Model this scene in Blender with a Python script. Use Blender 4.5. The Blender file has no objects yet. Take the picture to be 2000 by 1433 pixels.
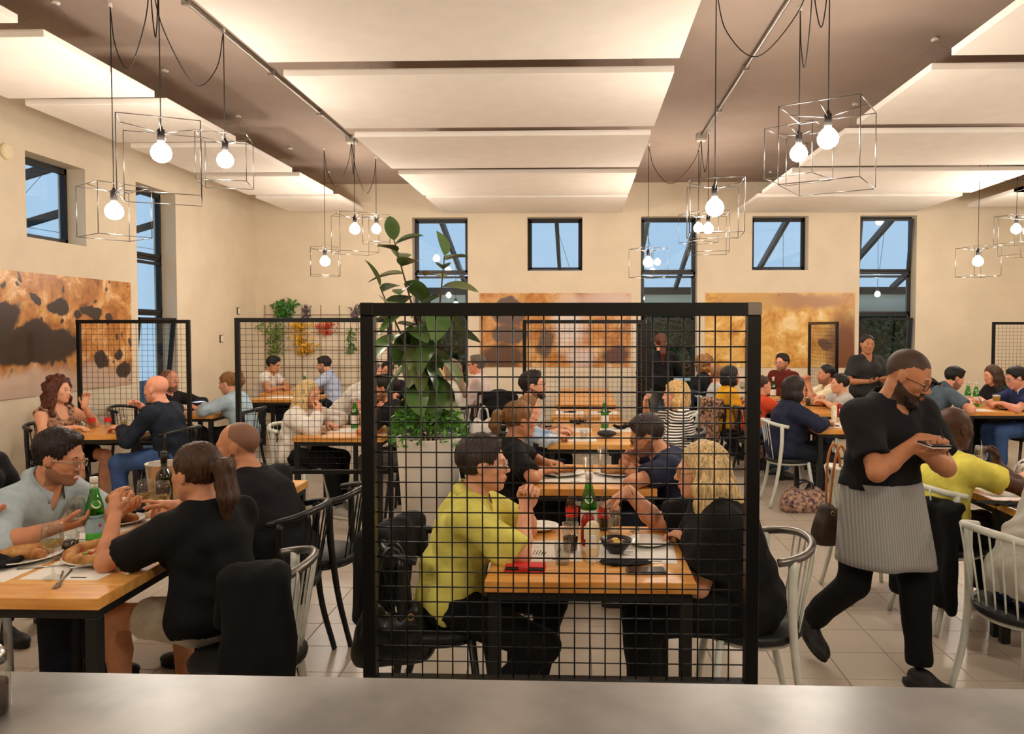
import bpy, math, random
import numpy as np
from math import sin, cos, pi, radians as R
from mathutils import Vector, Matrix
random.seed(7)
SC = bpy.context.scene
COL = SC.collection

# ---------------------------------------------------------------- camera
F_PX, CAM_H, YAW, PITCH = 1500.0, 1.68, R(1.7), R(2.0)
VX, VY = 1130.0, 640.0                      # where the room's long axis vanishes
PCX, PCY = VX - F_PX*math.tan(YAW)/cos(PITCH), VY + F_PX*math.tan(PITCH)
cam_d = bpy.data.cameras.new('camera'); cam = bpy.data.objects.new('camera', cam_d)
COL.objects.link(cam); SC.camera = cam
cam.location = (0, 0, CAM_H); cam.rotation_euler = (pi/2 - PITCH, 0, YAW)
cam_d.sensor_width = 36.0; cam_d.lens = 36.0*F_PX/2000.0
cam_d.shift_x = (1000.0 - PCX)/2000.0; cam_d.shift_y = (PCY - 716.5)/2000.0
cam_d.clip_start = 0.05

# ---------------------------------------------------------------- world: dusk sky
W = bpy.data.worlds.new('dusk'); SC.world = W; W.use_nodes = True
_n = W.node_tree.nodes; _n.clear()
_o = _n.new('ShaderNodeOutputWorld'); _b = _n.new('ShaderNodeBackground')
_tc = _n.new('ShaderNodeTexCoord'); _sp = _n.new('ShaderNodeSeparateXYZ'); _rp = _n.new('ShaderNodeValToRGB')
_rp.color_ramp.elements[0].position = 0.45; _rp.color_ramp.elements[0].color = (0.17, 0.24, 0.31, 1)
_rp.color_ramp.elements[1].position = 1.0; _rp.color_ramp.elements[1].color = (0.17, 0.28, 0.43, 1)
_mr = _n.new('ShaderNodeMapRange'); _mr.inputs[1].default_value = -1; _mr.inputs[2].default_value = 1
_l = W.node_tree.links
_l.new(_tc.outputs['Generated'], _sp.inputs[0]); _l.new(_sp.outputs[2], _mr.inputs[0])
_l.new(_mr.outputs[0], _rp.inputs[0]); _l.new(_rp.outputs[0], _b.inputs[0]); _l.new(_b.outputs[0], _o.inputs[0])
_b.inputs[1].default_value = 1.7

# ---------------------------------------------------------------- exposure, light levels
vs = SC.view_settings
vs.view_transform = 'Standard'; vs.look = 'None'; vs.gamma = 1.0; vs.use_curve_mapping = False
vs.exposure = 0.72
BULB_W = 150.0           # strength of every pendant bulb
SC.cycles.max_bounces = 8; SC.cycles.diffuse_bounces = 4; SC.cycles.glossy_bounces = 3
SC.cycles.transmission_bounces = 8; SC.cycles.transparent_max_bounces = 12
SC.cycles.caustics_reflective = False; SC.cycles.caustics_refractive = False
SC.cycles.sample_clamp_indirect = 6.0; SC.cycles.use_denoising = True
# ---------------------------------------------------------------- geometry helpers
_sa, _ca, _sb, _cb = sin(YAW), cos(YAW), sin(PITCH), cos(PITCH)
_fw = np.array([-_sa*_cb, _ca*_cb, -_sb]); _rt = np.array([_ca, _sa, 0.]); _up = np.array([-_sa*_sb, _ca*_sb, _cb])
def _ray(px, py): return _fw + _rt*((px-PCX)/F_PX) - _up*((py-PCY)/F_PX)
def at(px, py, Y):                      # the place in the room, Y metres in, that was surveyed at a photo point
    d = _ray(px, py); return np.array([0, 0, CAM_H]) + d*(Y/d[1])
def on(px, py, z):                      # same, on a level of known height
    d = _ray(px, py); return np.array([0, 0, CAM_H]) + d*((z-CAM_H)/d[2])
def V(*a): return np.array(a, dtype=float)
def nrm(v):
    v = np.asarray(v, float); n = np.linalg.norm(v); return v/n if n > 1e-9 else v
def lin(c):
    return tuple((x/12.92 if x <= .04045 else ((x+.055)/1.055)**2.4) for x in (v/255. for v in c))

# ---------------------------------------------------------------- materials
MATS = {}
def mat(name, rgb=(200, 200, 200), rough=.6, metal=0., spec=.5, var=0., vscale=8., bump=0., bscale=60., rgb2=None,
        trans=0., ior=1.45, emit=None, es=0., alpha=1., stretch=(1, 1, 1), detail=4., coat=0., sheen=0.):
    if name in MATS: return MATS[name]
    m = bpy.data.materials.new(name); m.use_nodes = True; MATS[name] = m
    nt = m.node_tree; b = nt.nodes['Principled BSDF']
    c = lin(rgb)
    b.inputs['Base Color'].default_value = (*c, 1); b.inputs['Roughness'].default_value = rough
    b.inputs['Metallic'].default_value = metal; b.inputs['Specular IOR Level'].default_value = spec
    b.inputs['IOR'].default_value = ior; b.inputs['Transmission Weight'].default_value = trans
    b.inputs['Coat Weight'].default_value = coat
    if sheen: b.inputs['Sheen Weight'].default_value = sheen
    if emit is not None:
        b.inputs['Emission Color'].default_value = (*lin(emit), 1); b.inputs['Emission Strength'].default_value = es
    if var or bump or rgb2:
        tc = nt.nodes.new('ShaderNodeTexCoord'); mp = nt.nodes.new('ShaderNodeMapping'); mp.inputs['Scale'].default_value = stretch
        nt.links.new(tc.outputs['Object'], mp.inputs[0])
    if var or rgb2:
        no = nt.nodes.new('ShaderNodeTexNoise'); no.inputs['Scale'].default_value = vscale; no.inputs['Detail'].default_value = detail
        nt.links.new(mp.outputs[0], no.inputs['Vector'])
        rp = nt.nodes.new('ShaderNodeValToRGB')
        c2 = lin(rgb2) if rgb2 else tuple(min(1, x*(1+var)) for x in c)
        c1 = c if rgb2 else tuple(x*(1-var) for x in c)
        rp.color_ramp.elements[0].position = .35; rp.color_ramp.elements[0].color = (*c1, 1)
        rp.color_ramp.elements[1].position = .65; rp.color_ramp.elements[1].color = (*c2, 1)
        nt.links.new(no.outputs[0], rp.inputs[0]); nt.links.new(rp.outputs[0], b.inputs['Base Color'])
    if bump:
        n2 = nt.nodes.new('ShaderNodeTexNoise'); n2.inputs['Scale'].default_value = bscale; n2.inputs['Detail'].default_value = 3
        nt.links.new(mp.outputs[0], n2.inputs['Vector'])
        bp = nt.nodes.new('ShaderNodeBump'); bp.inputs['Strength'].default_value = bump; bp.inputs['Distance'].default_value = .01
        nt.links.new(n2.outputs[0], bp.inputs['Height']); nt.links.new(bp.outputs[0], b.inputs['Normal'])
    return m
def thin_glass(name, tint, rough=.02, gl=.5):
    m = bpy.data.materials.new(name); m.use_nodes = True; nt = m.node_tree; nt.nodes.clear(); N = nt.nodes.new; Lk = nt.links.new
    o = N('ShaderNodeOutputMaterial'); t = N('ShaderNodeBsdfTransparent'); g = N('ShaderNodeBsdfGlossy'); mx = N('ShaderNodeMixShader'); lw = N('ShaderNodeLayerWeight'); pw = N('ShaderNodeMath'); ma = N('ShaderNodeMath')
    t.inputs[0].default_value = (*tint, 1); g.inputs['Roughness'].default_value = rough; lw.inputs[0].default_value = .5
    pw.operation = 'POWER'; pw.inputs[1].default_value = 3; ma.operation = 'MULTIPLY_ADD'; ma.inputs[1].default_value = gl; ma.inputs[2].default_value = .09
    Lk(lw.outputs['Facing'], pw.inputs[0]); Lk(pw.outputs[0], ma.inputs[0]); Lk(ma.outputs[0], mx.inputs[0]); Lk(t.outputs[0], mx.inputs[1]); Lk(g.outputs[0], mx.inputs[2]); Lk(mx.outputs[0], o.inputs[0]); return m
def cloth(name, rgb, rough=.85, var=.12, bump=.35, bscale=28, **k):
    return mat('cloth_'+name, rgb, rough, spec=.25, var=var, vscale=14, bump=bump, bscale=bscale, **k)

# ---------------------------------------------------------------- objects
def tag(o, label=None, cat=None, group=None, kind=None):
    if label: o['label'] = label
    if cat: o['category'] = cat
    if group: o['group'] = group
    if kind: o['kind'] = kind
    return o
def empty(name, loc=(0, 0, 0), rz=0., label=None, cat=None, group=None, parent=None):
    o = bpy.data.objects.new(name, None); COL.objects.link(o)
    o.location = tuple(float(v) for v in loc); o.rotation_euler = (0, 0, rz); o.empty_display_size = .05
    if parent is not None: o.parent = parent
    return tag(o, label, cat, group)
def mesh_obj(name, verts, faces, m, parent=None, smooth=False, loc=(0, 0, 0), rot=(0, 0, 0), midx=None):
    me = bpy.data.meshes.new(name); me.from_pydata([tuple(map(float, v)) for v in verts], [], [tuple(map(int, f)) for f in faces])
    for mm in (m if isinstance(m, (list, tuple)) else [m]): me.materials.append(mm)
    if smooth: me.polygons.foreach_set('use_smooth', [True]*len(me.polygons))
    if midx is not None: me.polygons.foreach_set('material_index', list(map(int, midx)))
    me.update()
    return link(name, me, parent, loc, rot)
def link(name, me, parent=None, loc=(0, 0, 0), rot=(0, 0, 0)):
    o = bpy.data.objects.new(name, me); COL.objects.link(o)
    o.location = tuple(float(v) for v in loc); o.rotation_euler = tuple(float(v) for v in rot)
    if parent is not None: o.parent = parent
    return o
def kids(o): return [c for c in COL.objects if c.parent == o]
_CH = {}
def copy_tree(src, loc=None, rz=None, parent=None, children=None):
    c = src.copy(); COL.objects.link(c); c.parent = parent
    if loc is not None: c.location = tuple(float(v) for v in loc)
    if rz is not None: c.rotation_euler = (0, 0, rz)
    for ch in list(src.children): copy_tree(ch, parent=c)
    return c

class MB:
    """collects simple solids, then links them as one mesh"""
    def __init__(s): s.v = []; s.f = []; s.mi = []; s.m = 0; s.sm = []
    def add(s, vs, fs, smooth=False):
        o = len(s.v); s.v += [tuple(map(float, p)) for p in vs]
        for f in fs: s.f.append(tuple(int(i)+o for i in f)); s.mi.append(s.m); s.sm.append(smooth)
        return s
    def box(s, x0, x1, y0, y1, z0, z1, M=None):
        P = [V(x, y, z) for z in (z0, z1) for y in (y0, y1) for x in (x0, x1)]
        if M is not None: P = [M(p) for p in P]
        return s.add(P, [(0, 2, 3, 1), (4, 5, 7, 6), (0, 1, 5, 4), (2, 6, 7, 3), (0, 4, 6, 2), (1, 3, 7, 5)])
    def bbox(s, x0, x1, y0, y1, z0, z1, b=.004):      # box with chamfered edges
        xs, ys, zs = (x0, x0+b, x1-b, x1), (y0, y0+b, y1-b, y1), (z0, z0+b, z1-b, z1)
        P = []; idx = {}
        def g(i, j, k):
            if (i, j, k) not in idx: idx[(i, j, k)] = len(P); P.append((xs[i], ys[j], zs[k]))
            return idx[(i, j, k)]
        F = []
        for k, o in ((0, 1), (3, -1)):
            q = [g(1, 1, k), g(1, 2, k), g(2, 2, k), g(2, 1, k)]; F.append(q[::o])
            q = [g(1, k, 1), g(2, k, 1), g(2, k, 2), g(1, k, 2)]; F.append(q[::o])
            q = [g(k, 1, 1), g(k, 1, 2), g(k, 2, 2), g(k, 2, 1)]; F.append(q[::o])
        for a in (0, 3):
            ai = 1 if a == 0 else 2
            for c in (0, 3):
                ci = 1 if c == 0 else 2; o = 1 if (a == 0) == (c == 0) else -1
                F.append([g(1, a, ci), g(1, ai, c), g(2, ai, c), g(2, a, ci)][::o])
                F.append([g(a, 1, ci), g(a, 2, ci), g(ai, 2, c), g(ai, 1, c)][::o])
                F.append([g(a, ci, 1), g(ai, c, 1), g(ai, c, 2), g(a, ci, 2)][::o])
                for e in (0, 3):
                    ei = 1 if e == 0 else 2
                    F.append([g(a, ci, ei), g(ai, c, ei), g(ai, ci, e)][::o*(1 if e == 0 else -1)])
        return s.add(P, F)
    def bar(s, a, b, w, h=None, up=(0, 0, 1)):
        a, b = V(*a), V(*b); h = h or w; d = nrm(b-a); u = V(*up)
        if abs(d@u) > .98: u = V(1, 0, 0) if abs(d[0]) < .9 else V(0, 1, 0)
        r = nrm(np.cross(d, u)); u = np.cross(r, d)
        P = [p + r*x*w/2 + u*y*h/2 for p in (a, b) for x, y in ((-1, -1), (1, -1), (1, 1), (-1, 1))]
        return s.add(P, [(0, 3, 2, 1), (4, 5, 6, 7), (0, 1, 5, 4), (1, 2, 6, 5), (2, 3, 7, 6), (3, 0, 4, 7)])
    def tube(s, pts, r, seg=8, cap=True, closed=False):
        pts = [V(*p) for p in pts]; n = len(pts); rs = r if hasattr(r, '__len__') else [r]*n
        P = []; u = None
        for i, p in enumerate(pts):
            if closed: t = nrm(pts[(i+1) % n]-pts[i-1])
            else: t = nrm(pts[min(i+1, n-1)]-pts[max(i-1, 0)])
            if u is None:
                u = V(0, 0, 1) if abs(t[2]) < .9 else V(1, 0, 0)
            u = nrm(u - t*(u@t)); w = np.cross(t, u)
            for k in range(seg):
                a = 2*pi*k/seg; P.append(p + (u*cos(a)+w*sin(a))*rs[i])
        Fc = []
        for i in range(n if closed else n-1):
            j = (i+1) % n
            for k in range(seg):
                l = (k+1) % seg; Fc.append((i*seg+k, i*seg+l, j*seg+l, j*seg+k))
        s.add(P, Fc, True)
        if cap and not closed:
            o = len(s.v)-len(P)
            s.f.append(tuple(o+k for k in range(seg))[::-1]); s.f.append(tuple(o+(n-1)*seg+k for k in range(seg)))
            s.mi += [s.m]*2; s.sm += [False]*2
        return s
    def lathe(s, prof, c=(0, 0, 0), seg=24, sx=1., sy=1.):
        P = []; Fc = []; c = V(*c); n = len(prof)
        for r, z in prof:
            for k in range(seg):
                a = 2*pi*k/seg; P.append(c+V(r*cos(a)*sx, r*sin(a)*sy, z))
        for i in range(n-1):
            for k in range(seg):
                l = (k+1) % seg; Fc.append((i*seg+k, i*seg+l, (i+1)*seg+l, (i+1)*seg+k))
        if prof[0][0] > 1e-6: Fc.append(tuple(range(seg))[::-1])
        if prof[-1][0] > 1e-6: Fc.append(tuple((n-1)*seg+k for k in range(seg)))
        return s.add(P, Fc, True)
    def ball(s, c, r, seg=16, rings=10):
        r3 = r if hasattr(r, '__len__') else (r, r, r)
        P = []; Fc = []
        for i in range(rings+1):
            t = -pi/2+pi*i/rings
            for k in range(seg):
                a = 2*pi*k/seg; P.append((c[0]+r3[0]*cos(t)*cos(a), c[1]+r3[1]*cos(t)*sin(a), c[2]+r3[2]*sin(t)))
        for i in range(rings):
            for k in range(seg):
                l = (k+1) % seg; Fc.append((i*seg+k, i*seg+l, (i+1)*seg+l, (i+1)*seg+k))
        return s.add(P, Fc, True)
    def build(s, name, m, parent=None, loc=(0, 0, 0), rot=(0, 0, 0)):
        me = s.mesh(name, m)
        return link(name, me, parent, loc, rot)
    def mesh(s, name, m):
        me = bpy.data.meshes.new(name); me.from_pydata(s.v, [], s.f)
        for mm in (m if isinstance(m, (list, tuple)) else [m]): me.materials.append(mm)
        me.polygons.foreach_set('use_smooth', s.sm)
        if isinstance(m, (list, tuple)): me.polygons.foreach_set('material_index', s.mi)
        me.update(); return me
def arc(pts, n=6):
    """Catmull-Rom through points"""
    P = [V(*p) for p in pts]; P = [2*P[0]-P[1]]+P+[2*P[-1]-P[-2]]; out = []
    for i in range(1, len(P)-2):
        a, b, c, d = P[i-1:i+3]
        for k in range(n):
            t = k/n; out.append(.5*((2*b)+(c-a)*t+(2*a-5*b+4*c-d)*t*t+(3*b-a-3*c+d)*t**3))
    out.append(P[-2]); return out

# ---------------------------------------------------------------- smooth solids: distance field + surface nets
class Solid:
    def __init__(s, h): s.h = h; s.p = []
    def cone(s, a, b, ra, rb, k=.02, side=None, ratio=1., cuts=(), sub=False):
        a, b = V(*a), V(*b); m = max(ra, rb)*max(1, ratio)
        s.p.append(('c', a, b, ra, rb, None if side is None else nrm(side), ratio, k, cuts, sub,
                    np.minimum(a, b)-m, np.maximum(a, b)+m)); return s
    def ell(s, c, A, r, k=.02, cuts=(), sub=False):
        c = V(*c); A = np.array(A, float); r = V(*r); e = np.sqrt(((A*r[:, None])**2).sum(0))
        s.p.append(('e', c, A, r, k, cuts, sub, c-e, c+e)); return s
    def ball(s, c, r, k=.02, **kw): return s.ell(c, np.eye(3), (r, r, r), k, **kw)
    @staticmethod
    def _d(p, X):
        if p[0] == 'c':
            _, a, b, ra, rb, side, ratio, k, cuts = p[:9]
            ab = b-a; L = ab@ab+1e-12; W_ = X-a
            t = np.clip((W_@ab)/L, 0, 1).astype(np.float32); e = W_ - t[..., None]*ab.astype(np.float32)
            if side is not None and ratio != 1:
                es = e@side; e = e - (es*(1-1/ratio))[..., None]*side.astype(np.float32)
            d = np.sqrt((e*e).sum(-1)) - (ra+(rb-ra)*t)
        else:
            _, c, A, r, k, cuts = p[:6]
            q = (X-c)@A.T.astype(np.float32); q1 = q/r.astype(np.float32); l = np.sqrt((q1*q1).sum(-1))+1e-6
            g = np.sqrt(((q1/r.astype(np.float32))**2).sum(-1))+1e-6; d = l*(l-1)/g
        for pt, n in cuts: d = np.maximum(d, (X-V(*pt))@nrm(n))
        return d
    def mesh(s):
        h = s.h; adds = [p for p in s.p if not p[-3]]
        lo = np.min([p[-2] for p in adds], 0)-3*h; hi = np.max([p[-1] for p in adds], 0)+3*h
        n = np.ceil((hi-lo)/h).astype(int)+1
        G = np.full(n, .5, np.float32)
        ax = [lo[i]+h*np.arange(n[i]) for i in range(3)]
        for p in s.p:
            k = p[7] if p[0] == 'c' else p[4]; sub = p[-3]
            pad = k+2.5*h
            i0 = np.maximum(np.floor((p[-2]-pad-lo)/h).astype(int), 0); i1 = np.minimum(np.ceil((p[-1]+pad-lo)/h).astype(int)+1, n)
            if (i1 <= i0).any(): continue
            g = np.meshgrid(*[ax[i][i0[i]:i1[i]].astype(np.float32) for i in range(3)], indexing='ij')
            d = s._d(p, np.stack(g, -1)).astype(np.float32)
            sl = tuple(slice(i0[i], i1[i]) for i in range(3)); g0 = G[sl]
            if sub: G[sl] = _ssub(g0, d, k)
            else:
                w = np.clip(.5+.5*(d-g0)/k, 0, 1); G[sl] = d*(1-w)+g0*w-k*w*(1-w)
        return nets(G, lo, h)
def _ssub(d1, d2, k):
    w = np.clip(.5-.5*(d1+d2)/k, 0, 1); return d1*(1-w)+(-d2)*w+k*w*(1-w)
def nets(G, lo, h):
    n = np.array(G.shape); I = G < 0
    nc = n-1; quads = []; PP = []
    st = np.array([nc[1]*nc[2], nc[2], 1])
    for a in range(3):
        b, c = (a+1) % 3, (a+2) % 3
        s0 = [slice(None)]*3; s1 = [slice(None)]*3; s0[a] = slice(0, -1); s1[a] = slice(1, None)
        idx = np.argwhere(I[tuple(s0)] != I[tuple(s1)])
        ok = (idx[:, b] > 0) & (idx[:, b] < nc[b]) & (idx[:, c] > 0) & (idx[:, c] < nc[c]); idx = idx[ok]
        j = idx.copy(); j[:, a] += 1
        g0 = G[tuple(idx.T)]; g1 = G[tuple(j.T)]
        P = idx.astype(float); P[:, a] += g0/(g0-g1)
        base = idx@st
        q = np.stack([base+db*st[b]+dc*st[c] for db, dc in ((0, 0), (-1, 0), (-1, -1), (0, -1))], 1)
        fl = g0 < 0; q[~fl] = q[~fl][:, ::-1]; quads.append(q); PP.append(np.repeat(P, 4, 0))
    q = np.concatenate(quads); P = np.concatenate(PP)
    u, inv = np.unique(q.ravel(), return_inverse=True); inv = inv.ravel()
    cnt = np.bincount(inv)
    vs_ = np.stack([np.bincount(inv, P[:, i]) for i in range(3)], 1)/cnt[:, None]*h+lo
    return vs_, inv.reshape(q.shape)
def vnormals(v, q):
    fn = np.cross(v[q[:, 2]]-v[q[:, 0]], v[q[:, 3]]-v[q[:, 1]]); N = np.zeros_like(v)
    for k in range(4): np.add.at(N, q[:, k], fn)
    return N/(np.linalg.norm(N, axis=1)[:, None]+1e-12)
def wob(v, f, seed=0):
    """cheap smooth noise in -1..1"""
    r = np.random.RandomState(seed); o = np.zeros(len(v))
    for i in range(6):
        d = r.normal(size=3); d /= np.linalg.norm(d); o += np.sin(v@d*f*(.6+.25*i)+r.rand()*6.3+1.3*np.sin(v@np.roll(d, 1)*f*.7+i))
    return o/3.2
def fast_mesh(name, v, q, m, parent=None, midx=None, smooth=True):
    me = bpy.data.meshes.new(name); q = np.asarray(q); v = np.asarray(v)
    me.vertices.add(len(v)); me.vertices.foreach_set('co', v.astype(np.float32).ravel())
    me.loops.add(q.size); me.loops.foreach_set('vertex_index', q.astype(np.int32).ravel())
    me.polygons.add(len(q)); me.polygons.foreach_set('loop_start', (np.arange(len(q))*q.shape[1]).astype(np.int32))
    me.polygons.foreach_set('loop_total', np.full(len(q), q.shape[1], np.int32))
    for mm in (m if isinstance(m, (list, tuple)) else [m]): me.materials.append(mm)
    if midx is not None: me.polygons.foreach_set('material_index', np.asarray(midx, np.int32))
    me.polygons.foreach_set('use_smooth', np.full(len(q), smooth))
    me.update(calc_edges=True); me.validate()
    return link(name, me, parent)
# ================================================================ the room
XL, XR, YB, ZC, WT = -5.27, 9.2, 12.4, 4.0, .30
YF = -3.2
M_wall = mat('wall_plaster', (226, 211, 186), .9, spec=.2, var=.04, vscale=2.2, bump=.08, bscale=45)
M_reveal = M_wall
M_ceil = mat('ceiling_taupe', (166, 148, 136), .9, spec=.2, var=.07, vscale=1.2)
M_frame = mat('window_black', (22, 22, 24), .45)
M_glass = bpy.data.materials.new('window_glass'); M_glass.use_nodes = True
_nt = M_glass.node_tree; _nt.nodes.clear(); _o = _nt.nodes.new('ShaderNodeOutputMaterial')
_t = _nt.nodes.new('ShaderNodeBsdfTransparent'); _g = _nt.nodes.new('ShaderNodeBsdfGlossy'); _m = _nt.nodes.new('ShaderNodeMixShader')
_f = _nt.nodes.new('ShaderNodeValue'); _f.outputs[0].default_value = .05
_t.inputs[0].default_value = (.93, .96, .97, 1); _g.inputs['Roughness'].default_value = .02
_nt.links.new(_f.outputs[0], _m.inputs[0]); _nt.links.new(_t.outputs[0], _m.inputs[1]); _nt.links.new(_g.outputs[0], _m.inputs[2]); _nt.links.new(_m.outputs[0], _o.inputs[0])

def wall_cells(u0, u1, z0, z1, holes):
    us = sorted({u0, u1, *[h[0] for h in holes], *[h[1] for h in holes]}); zs = sorted({z0, z1, *[h[2] for h in holes], *[h[3] for h in holes]})
    for i in range(len(us)-1):
        for j in range(len(zs)-1):
            uc, zc = (us[i]+us[i+1])/2, (zs[j]+zs[j+1])/2
            if not any(h[0] < uc < h[1] and h[2] < zc < h[3] for h in holes): yield us[i], us[i+1], zs[j], zs[j+1]
ZT, ZS = 3.46, 2.60
back_open = [(-2.69, -1.79, 0, ZT), (-.83, .06, ZS, ZT), (1.0, 1.9, 0, ZT), (2.77, 3.66, ZS, ZT), (4.47, 5.36, 0, ZT)]
left_open = [(7.22, 8.11, 2.55, 3.37), (9.05, 9.95, 0, 3.42)]
mb = MB()
for a, b, c, d in wall_cells(XL-WT, XR+WT, 0, ZC, back_open): mb.box(a, b, YB, YB+WT, c, d)
tag(mb.build('wall_back', M_wall), 'cream plaster back wall with black framed windows', kind='structure')
mb = MB()
for a, b, c, d in wall_cells(YF, YB, 0, ZC, left_open): mb.box(XL-WT, XL, a, b, c, d)
tag(mb.build('wall_left', M_wall), 'cream plaster side wall with deep window openings', kind='structure')
tag(MB().box(XR, XR+WT, YF, YB, 0, ZC).build('wall_right', M_wall), 'cream plaster wall beyond the far tables', kind='structure')
tag(MB().box(XL-WT, XR+WT, YF-WT, YF, 0, ZC).build('wall_front', M_wall), 'cream plaster wall behind the service counter', kind='structure')
tag(MB().box(XL-WT, XR+WT, YF-WT, YB+WT, ZC, ZC+.2).build('ceiling', M_ceil), 'taupe painted ceiling', kind='structure')
M_base = mat('baseboard_dark', (48, 40, 34), .6)
mb = MB()
for a, b in ((YF, 9.05), (9.95, YB)): mb.box(XL, XL+.015, a, b, 0, .09)
tag(mb.build('baseboard_left', M_base), 'dark low baseboard', kind='structure')
mb = MB()
for a, b in ((XL, -2.69), (-1.79, 1.0), (1.9, 4.47), (5.36, XR)): mb.box(a, b, YB-.015, YB, 0, .09)
tag(mb.build('baseboard_back', M_base), 'dark low baseboard', kind='structure')

# floor: tiles over a grout bed
M_grout = mat('grout', (108, 97, 84), .9)
M_tile = mat('floor_tile', (186, 174, 158), .30, spec=.5, var=.05, vscale=3., bump=.02, bscale=90)
floor = tag(MB().box(XL-WT, XR+WT, YF-WT, YB+WT, -.1, -.006).build('floor', M_grout), 'greige ceramic tile floor', kind='structure')
TS, TX0, TY0 = .305, 1.285, 3.66
tme = MB().bbox(.0015, TS-.0015, .0015, TS-.0015, -.008, 0, .0018).mesh('tile', M_tile)
rest = MB()
i0, i1 = math.ceil((XL-TX0)/TS)-1, math.ceil((XR-TX0)/TS); j0, j1 = math.ceil((YF-TY0)/TS)-1, math.ceil((YB-TY0)/TS)
for i in range(i0, i1):
    for j in range(j0, j1):
        x, y = TX0+i*TS, TY0+j*TS
        if -3.0 < x < 3.2 and 3.0 < y < 6.6:
            link('tile', tme, floor, (x, y, 0))
        else:
            a, b, c, d = max(x+.0015, XL), min(x+TS-.0015, XR), max(y+.0015, YF), min(y+TS-.0015, YB)
            if b-a > .01 and d-c > .01: rest.add([(a, c, 0), (b, c, 0), (b, d, 0), (a, d, 0)], [(0, 1, 2, 3)])
tag(rest.build('tile_field', M_tile, floor), kind='stuff')

# windows
wn = [0]
def window(kind, P, w, panes, label):
    """P maps (u across, d out, z) to the room; panes: list of (z0, z1, tilt)"""
    wn[0] += 1
    o = tag(empty('window_%d' % wn[0]), label, kind='structure')
    z0 = panes[-1][0]; z1 = panes[0][1]; t = .032
    fr = MB()
    for a, b, c, d in ((0, t, z0, z1), (w-t, w, z0, z1), (0, w, z1-t, z1), (0, w, z0, z0+t*.8)): fr.box(a, b, 0, .06, c, d, M=lambda p: P(*p))
    for k in range(len(panes)-1): fr.box(0, w, 0, .06, panes[k][0]-.012, panes[k][0]+.03, M=lambda p: P(*p))
    fr.build('frame', M_frame, o)
    for (a, b, tilt) in panes:
        s = MB(); q = .034; sa, sb = a+.03, b-.034
        def T(p, tilt=tilt, sa=sa):
            u, d, z = p; zz = z-sa; return P(u, d*cos(tilt)-zz*sin(tilt), sa+zz*cos(tilt)+d*sin(tilt))
        for A, B, C_, D in ((t, t+q, sa, sb), (w-t-q, w-t, sa, sb), (t, w-t, sb-q, sb), (t, w-t, sa, sa+q)): s.box(A, B, -.02, .03, C_, D, M=T)
        so = s.build('sash', M_frame, o)
        MB().box(t+q, w-t-q, .004, .010, sa+q, sb-q, M=T).build('pane', M_glass, so)
    return o
def Pb(x0): return lambda u, d, z: V(x0+u, YB+.2+d, z)
def Pl(y0): return lambda u, d, z: V(XL-.2-d, y0+u, z)
tall = [(2.56, ZT, 0), (1.88, 2.56, 0), (.02, 1.88, 0)]
window('t', Pb(-2.69), .9, tall, 'tall black framed window behind the rubber plant')
window('s', Pb(-.83), .89, [(ZS, ZT, 0)], 'small square high window above the middle wall print')
window('t', Pb(1.0), .9, tall, 'tall black glazed door beside the golden wall print')
window('s', Pb(2.77), .89, [(ZS, ZT, 0)], 'small square high window above the golden wall print')
window('t', Pb(4.47), .89, [(2.56, ZT, R(9)), (1.88, 2.56, 0), (.02, 1.88, R(5))], 'tall black window tilted open behind the waitress')
window('s', Pl(7.22), .89, [(2.55, 3.37, 0)], 'small square high window in the side wall')
window('t', Pl(9.05), .9, [(2.56, 3.42, 0), (1.85, 2.56, 0), (.02, 1.85, R(6))], 'tall narrow window in the side wall')

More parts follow.
